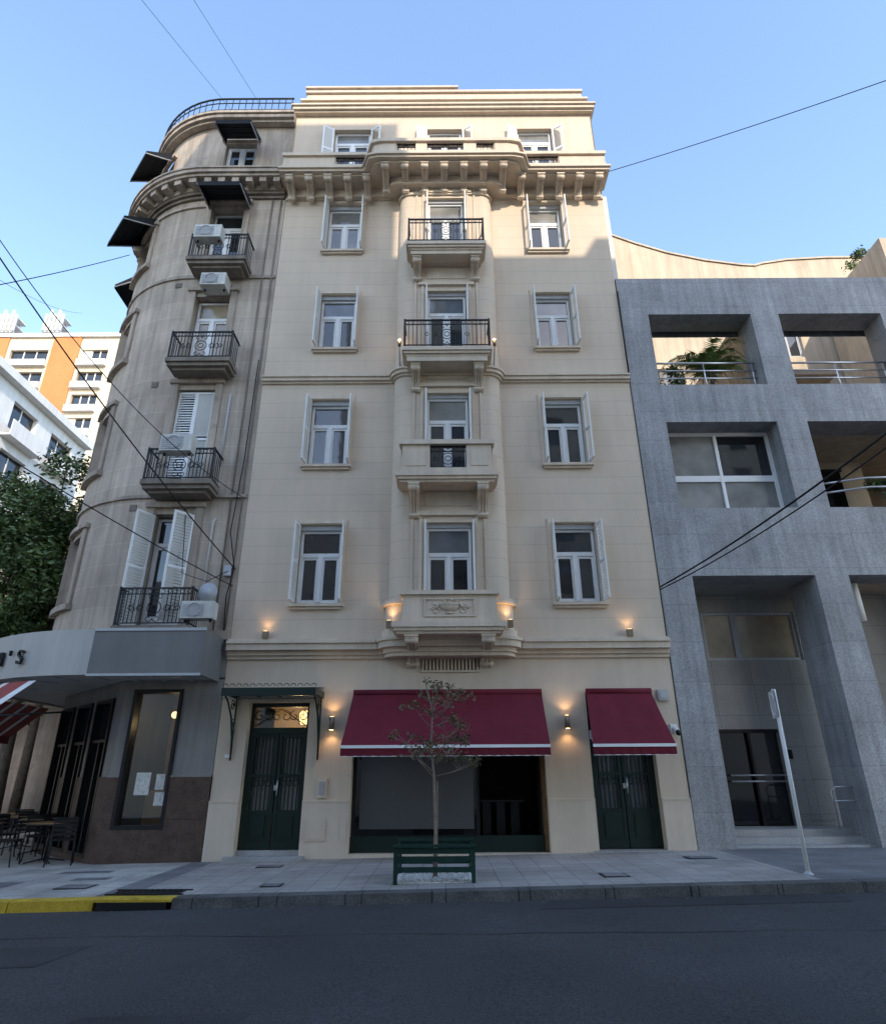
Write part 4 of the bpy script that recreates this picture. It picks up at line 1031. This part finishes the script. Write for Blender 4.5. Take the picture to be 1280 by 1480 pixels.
W.quad((-37.3,Y,-.5),(-37.3,Y+14,-.5),(-37.3,Y+14,top),(-37.3,Y,top),m_farb); W.quad((-64,Y,top),(-37.3,Y,top),(-37.3,Y+14,top),(-64,Y+14,top),m_roof)
W.box(-64,-37.2,Y-.3,Y+.2,top,top+.5,m_farw)
for x in (-52.9,-47.2):
    for a in (-.7,.7):
        for b_ in (0,1.2): W.tube([(x+a,Y+2+b_,top),(x+a*.8,Y+2+b_,top+5.2)],.09,m_farw,5)
    for k in range(4): W.box(x-1.1,x+1.1,Y+1.7,Y+3.4,top+1.2+k*1.1,top+1.32+k*1.1,m_farw)
    for k in range(5): W.box(x-1.1+k*.5,x-.85+k*.5,Y+1.5,Y+1.75,top+2.4,top+4.9+(k%2)*.6,m_farw)
for p_ in (W,G): p_.done()
nb=empty('low_street_building'); W=P('walls',nb)
hs=[(a,a+3.2,.0,3.0) for a in range(-70,-26,5)]+[(a+.5,a+2.2,5+3*k,6.8+3*k) for a in range(-70,-26,5) for k in range(4)]
W.wall(-72,-24.5,-.5,18,hs,34,.4,m_farb); W.quad((-72,34.3,-.5),(-24.5,34.3,-.5),(-24.5,34.3,18),(-72,34.3,18),m_dark); W.quad((-24.5,34,-.5),(-24.5,46,-.5),(-24.5,46,18),(-24.5,34,18),m_farb)
W.quad((-72,34,18),(-24.5,34,18),(-24.5,46,18),(-72,46,18),m_roof); W.done()
ne=empty('side_street_building'); W=P('walls',ne)
hs=[(a,a+2.5,.0,3.0) for a in range(-23,-2,4)]+[(a,a+1.6,4.6+3*k,6.5+3*k) for a in range(-23,-2,4) for k in range(3)]
W.wall(-23.5,-2,-.5,14,hs,70,.4,m_farb); W.quad((-23.5,70.3,-.5),(-2,70.3,-.5),(-2,70.3,14),(-23.5,70.3,14),m_dark); W.done()
# =================================================================== OPPOSITE SIDE OF THE STREET (behind the photographer)
ob=empty('unseen_opposite_blocks'); W=P('walls',ob); G=P('windows',ob)  # unseen blocks, shaped to shade the facades across the street
YO=-20
flip=lambda x,y,z:(x,YO-y,z)
def opp(x0,x1,h,d=10):
    hs=[]
    nx=int((x1-x0)/2.9)
    for i in range(nx):
        a=x0+.9+i*2.9
        for k in range(int((h-4)/3.2)): hs.append((a,a+1.2,4.6+k*3.2,6.6+k*3.2))
    W.wall(x0,x1,-.5,h,hs,0,.3,m_op,None,flip)
    for q in hs: G.quad((q[0],.25,q[2]),(q[1],.25,q[2]),(q[1],.25,q[3]),(q[0],.25,q[3]),m_glass,flip)
    W.quad((x0,0,h),(x1,0,h),(x1,d,h),(x0,d,h),m_roof,flip); W.quad((x0,0,-.5),(x0,d,-.5),(x0,d,h),(x0,0,h),m_op,flip); W.quad((x1,0,-.5),(x1,d,-.5),(x1,d,h),(x1,0,h),m_op,flip)
    W.quad((x0,d,-.5),(x1,d,-.5),(x1,d,h),(x0,d,h),m_op,flip)
opp(-24,-13.4,12,6); opp(-13.39,-6.5,17,6)  # added low blocks, screening bright horizon sky from the cafe glass
opp(-6.49,-.6,30.6,3); opp(-.59,5.6,33.6,3); opp(5.61,11.6,27.7,3); opp(11.61,22,28.4,3)  # heights stepped to place the shadow edge on the facades
for p_ in (W,G): p_.done()
# =================================================================== SUN, SKY, CAMERA
sv=Vector((.35,-1,.6)).normalized()
sl=bpy.data.lights.new('sun','SUN'); sl.energy=4.9; sl.angle=R(.5); sl.color=(1,.88,.72)
so=bpy.data.objects.new('sun',sl); scene.collection.objects.link(so); so.rotation_euler=sv.to_track_quat('Z','Y').to_euler()
w=bpy.data.worlds.new('World'); scene.world=w; w.use_nodes=True
nt=w.node_tree; bg=nt.nodes['Background']; sky=nt.nodes.new('ShaderNodeTexSky'); sky.sky_type='NISHITA'; sky.sun_disc=False
sky.sun_elevation=math.asin(sv.z); sky.sun_rotation=math.atan2(sv.x,sv.y); sky.air_density=1.0; sky.dust_density=.5; sky.ozone_density=1.3; sky.altitude=20
nt.links.new(sky.outputs[0],bg.inputs[0]); bg.inputs[1].default_value=.54
cam=bpy.data.cameras.new('camera'); co=bpy.data.objects.new('camera',cam); scene.collection.objects.link(co)
cam.sensor_fit='HORIZONTAL'; cam.sensor_width=36; cam.lens=36*900/1280; cam.clip_end=3000; cam.clip_start=.05
co.matrix_world=Matrix.Translation((0,-14,1.6))@Matrix.Rotation(R(90+22.9),4,'X')@Matrix.Rotation(R(-.35),4,'Z')
scene.camera=co
scene.view_settings.view_transform='Standard'; scene.view_settings.look='None'; scene.view_settings.exposure=0
